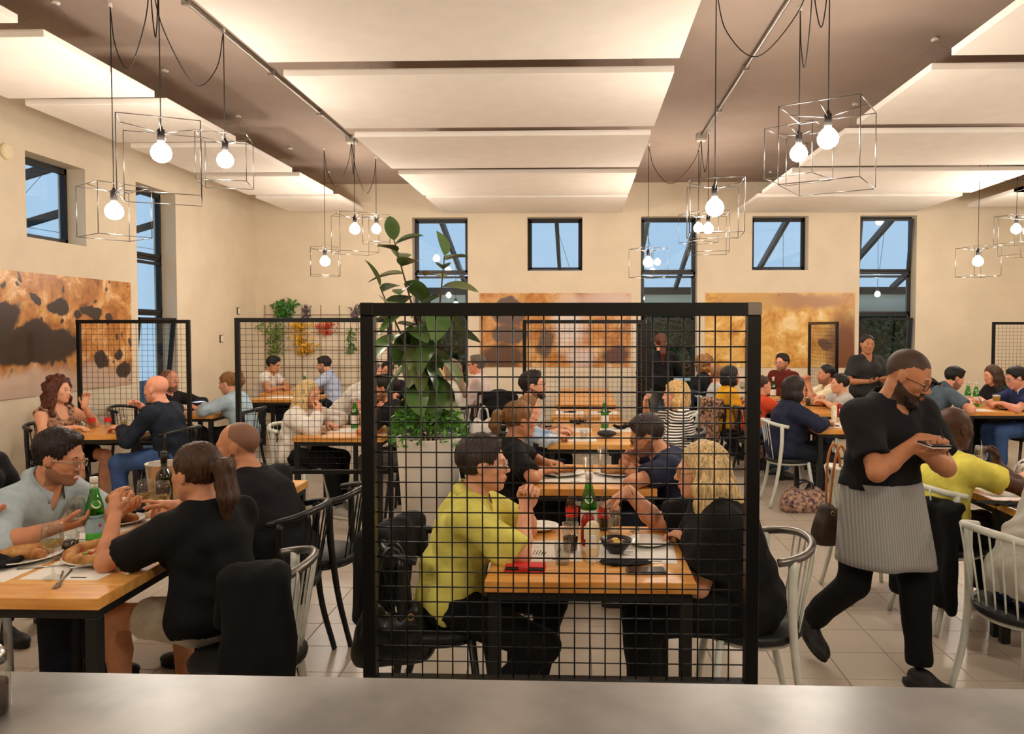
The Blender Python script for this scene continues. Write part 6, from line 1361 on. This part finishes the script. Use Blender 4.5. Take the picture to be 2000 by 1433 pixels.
# --- jackets and bags
def jacket(p, t, n, drop, w, label, m, seed=1):
    """hangs over a chair rail at p; t along the rail, n outwards"""
    t, n = nrm(t), nrm(n); S = Solid(.014); U_ = V(0, 0, 1)
    for sg, d in ((1, drop), (-1, drop*.35)):
        for k in (-1, 0, 1): a = t*w*.36*k+n*sg*.034; S.cone(a+U_*.012, a+n*sg*.015-U_*d*(1-.12*abs(k)), .026, .034, .03, t, 1.9)
    S.cone(t*-w*.5+U_*.02, t*w*.5+U_*.02, .036, .036, .03); S.cone(t*w*.45+n*.04, t*w*.5+n*.06-U_*drop*.95, .04, .034, .03)
    S.cone(t*-w*.6, t*w*.6, .019, .019, .004, sub=True)
    v, q = S.mesh(); v = v+vnormals(v, q)*(.008*wob(v*np.array([1, 1, .35]), 48, seed))[:, None]
    o = empty('jacket', p, 0, label, 'jacket', 'jackets on chairs'); fast_mesh('fabric', v, q, m, o)
def rail(lab, ang):     # a point on a chair's rail, measured from straight behind
    for x, y, fa, (k, l) in CHAIRS:
        if l == lab: fa2 = fa+OFF.get(l, 0); a = fa2+pi+ang; cx, cy = chair_at(x, y, fa, l); return V(cx+.228*cos(a), cy+.228*sin(a), .80), V(-sin(a), cos(a), 0), V(cos(a), sin(a), 0)
for lab, ang, dr, w, jl, m in (('white tub chair with worn steel rail and a black jacket on it', R(-66), .50, .17, 'black jacket hung on the ponytailed person chair', C_black), ('black tub chair of the person in the lime shirt', R(-20), .34, .34, 'black jacket hung on the lime shirt chair', C_black2), ('white tub chair draped with a dark jacket behind the waiter', R(25), .55, .34, 'dark jacket hung on the citron tee chair', C_black), ('white tub chair of the person with copper curls', R(20), .3, .28, 'navy jacket with orange hem on the scarf wearer chair', C_navy), ('black tub chair of the person in mustard', R(15), .45, .36, 'brown floral coat over the mustard top chair', C_floral), ('black tub chair of the grey haired person', R(30), .4, .3, 'navy jacket on the grey haired person chair', C_navy)):
    p, t, n = rail(lab, ang); p = p-V(0, 0, .11 if 'citron' in jl else 0); jacket(p, t, n, dr, w, jl, m, len(jl))
def tote(p, rz, w, d, h, label, m, strap, sm, hang=None, sag=.0):
    S = Solid(.008); hw, hd2 = w/2, d/2
    for sx in (-1, 1):
        S.cone((sx*hw*.55, 0, hd2*.7), (sx*hw*.5, 0, h*.8), hd2*.8, hd2*.62, .05)
    S.cone((-hw*.6, 0, hd2*.6), (hw*.6, 0, hd2*.6), hd2*.9, hd2*.9, .04); S.cone((-hw*.5, 0, h*.55), (hw*.5, 0, h*.55), hd2*.75, hd2*.75, .04)
    v, q = S.mesh(); v = v+vnormals(v, q)*(.006*wob(v, 32, 7))[:, None]; v[:, 2] = np.maximum(v[:, 2], .001)
    o = empty('handbag', p, rz, label, 'bag'); fast_mesh('body', v, q, m, o)
    for y in (-.02, .02): MB().tube(arc([(-hw*.45, y, h*.85), (-hw*.3, y*2, h+strap*.7), (0, y*2, h+strap), (hw*.3, y*2, h+strap*.7), (hw*.45, y, h*.85)], 5), .009, 6).build('strap', sm, o)
    for sx in (-1, 1): MB().tube([(sx*hw*.45+.012*cos(a), -hd2*.72, h*.8+.012*sin(a)) for a in np.linspace(0, 2*pi, 11)[:-1]], .003, 5, closed=True).build('ring', M_gold, o)
M_leather = mat('black_leather', (22, 23, 22), .3, bump=.25, bscale=40)
_p, _t, _n = rail('black tub chair of the person in the lime shirt', R(48))
tote((_p[0]-.01, _p[1]-.01, .345), R(12), .32, .15, .24, 'black leather handbag hanging from the lime shirt chair', M_leather, .225, M_leather)
M_ethnic = mat('patterned_canvas', (58, 40, 70), .85, rgb2=(196, 160, 128), vscale=34, detail=3)
p = on(1570, 998, 0); tote(p, R(5), .40, .22, .20, 'purple and tan patterned bag on the floor by the navy sweater', M_ethnic, .08, mat('dark_strap', (34, 28, 34), .8))
M_brown = mat('brown_coated_canvas', (52, 38, 28), .5, var=.15, vscale=40); M_tan = mat('tan_leather', (176, 110, 52), .5)
p = at(1633, 1060, 4.75); tote(p, R(12), .27, .17, .25, 'brown bucket bag with tan leather trim hanging beside the waiter', M_brown, .36, M_tan); chair(p[0]+.24, p[1]+.12, R(8), 'w', 'white tub chair holding the brown bucket bag')
p = at(944, 838, 7.95); tote((p[0], p[1], .56), R(5), .26, .12, .18, 'white handbag hung on the pushchair behind the planter', mat('white_leather', (226, 220, 210), .4), .12, mat('white_strap', (214, 208, 198), .5))
# --- pushchairs
def pushchair(x, y, rz, label):
    o = empty('pushchair', (x, y, 0), rz, label, 'pushchair'); M_pc = cloth('pushchair', (30, 30, 34)); S = Solid(.014)
    S.ell((0, 0, .80), np.eye(3), (.22, .20, .22), .03, cuts=[((0, 0, .76), (-.2, 0, -1))]); S.ell((.06, 0, .77), np.eye(3), (.20, .175, .19), .02, sub=True); v, q = S.mesh(); fast_mesh('hood', v, q, M_pc, o)
    S = Solid(.014); S.cone((.12, 0, .5), (-.12, 0, .95), .05, .05, .03, V(0, 1, 0), 4); S.cone((.12, 0, .5), (.36, 0, .52), .05, .05, .03, V(0, 1, 0), 4); v, q = S.mesh(); fast_mesh('seat', v, q, M_pc, o)
    for sy in (-1, 1):
        MB().tube([(-.35, sy*.24, 1.0), (.2, sy*.24, .3), (.42, sy*.24, .1)], .012, 8).build('frame_tube', M_steel, o); MB().tube([(.05, sy*.24, .5), (-.3, sy*.24, .12)], .012, 8).build('frame_tube', M_steel, o)
        for wx in (.42, -.3):
            w = MB(); w.tube([(wx+.09*cos(a), sy*.26, .105+.09*sin(a)) for a in np.linspace(0, 2*pi, 21)[:-1]], .014, 6, closed=True); w.build('wheel', M_black_pl, o)
    MB().tube([(-.35, -.24, 1.0), (-.37, 0, 1.02), (-.35, .24, 1.0)], .014, 8).build('handle', M_black_pl, o)
pushchair(-.86, 8.28, R(100), 'dark pushchair beside the long table behind the planter'); pushchair(4.75, 10.65, R(-80), 'dark pushchair hood behind the long haired person')
# --- outdoor white counter by the glazed door, small item on the service counter
o = empty('terrace_table', (1.75, 14.2, 0), 0, 'white terrace table outside the glazed door', 'table'); MB().bbox(-.5, .5, -.35, .35, .72, .75, .004).build('tabletop', M_cap, o)
for sx in (-1, 1):
    for sy in (-1, 1): MB().box(sx*.45-.02, sx*.45+.02, sy*.3-.02, sy*.3+.02, -.02, .72).build('leg', M_cap, o)
p = on(-20, 1395, 1.085); o = empty('glass_shaker', p, 0, 'ribbed glass shaker at the end of the counter', 'shaker'); b = MB(); b.lathe([(0, 0), (.024, 0), (.028, .01), (.028, .07), (.022, .08)], seg=20); b.build('jar', G_clear, o); MB().lathe([(0, .08), (.023, .08), (.024, .095), (.014, .108), (0, .11)], seg=20).build('lid', M_silver, o); MB().lathe([(0, .003), (.024, .003), (.025, .05), (0, .05)], seg=16).build('contents', mat('dark_spice', (60, 40, 28), .9, var=.3, vscale=60), o)
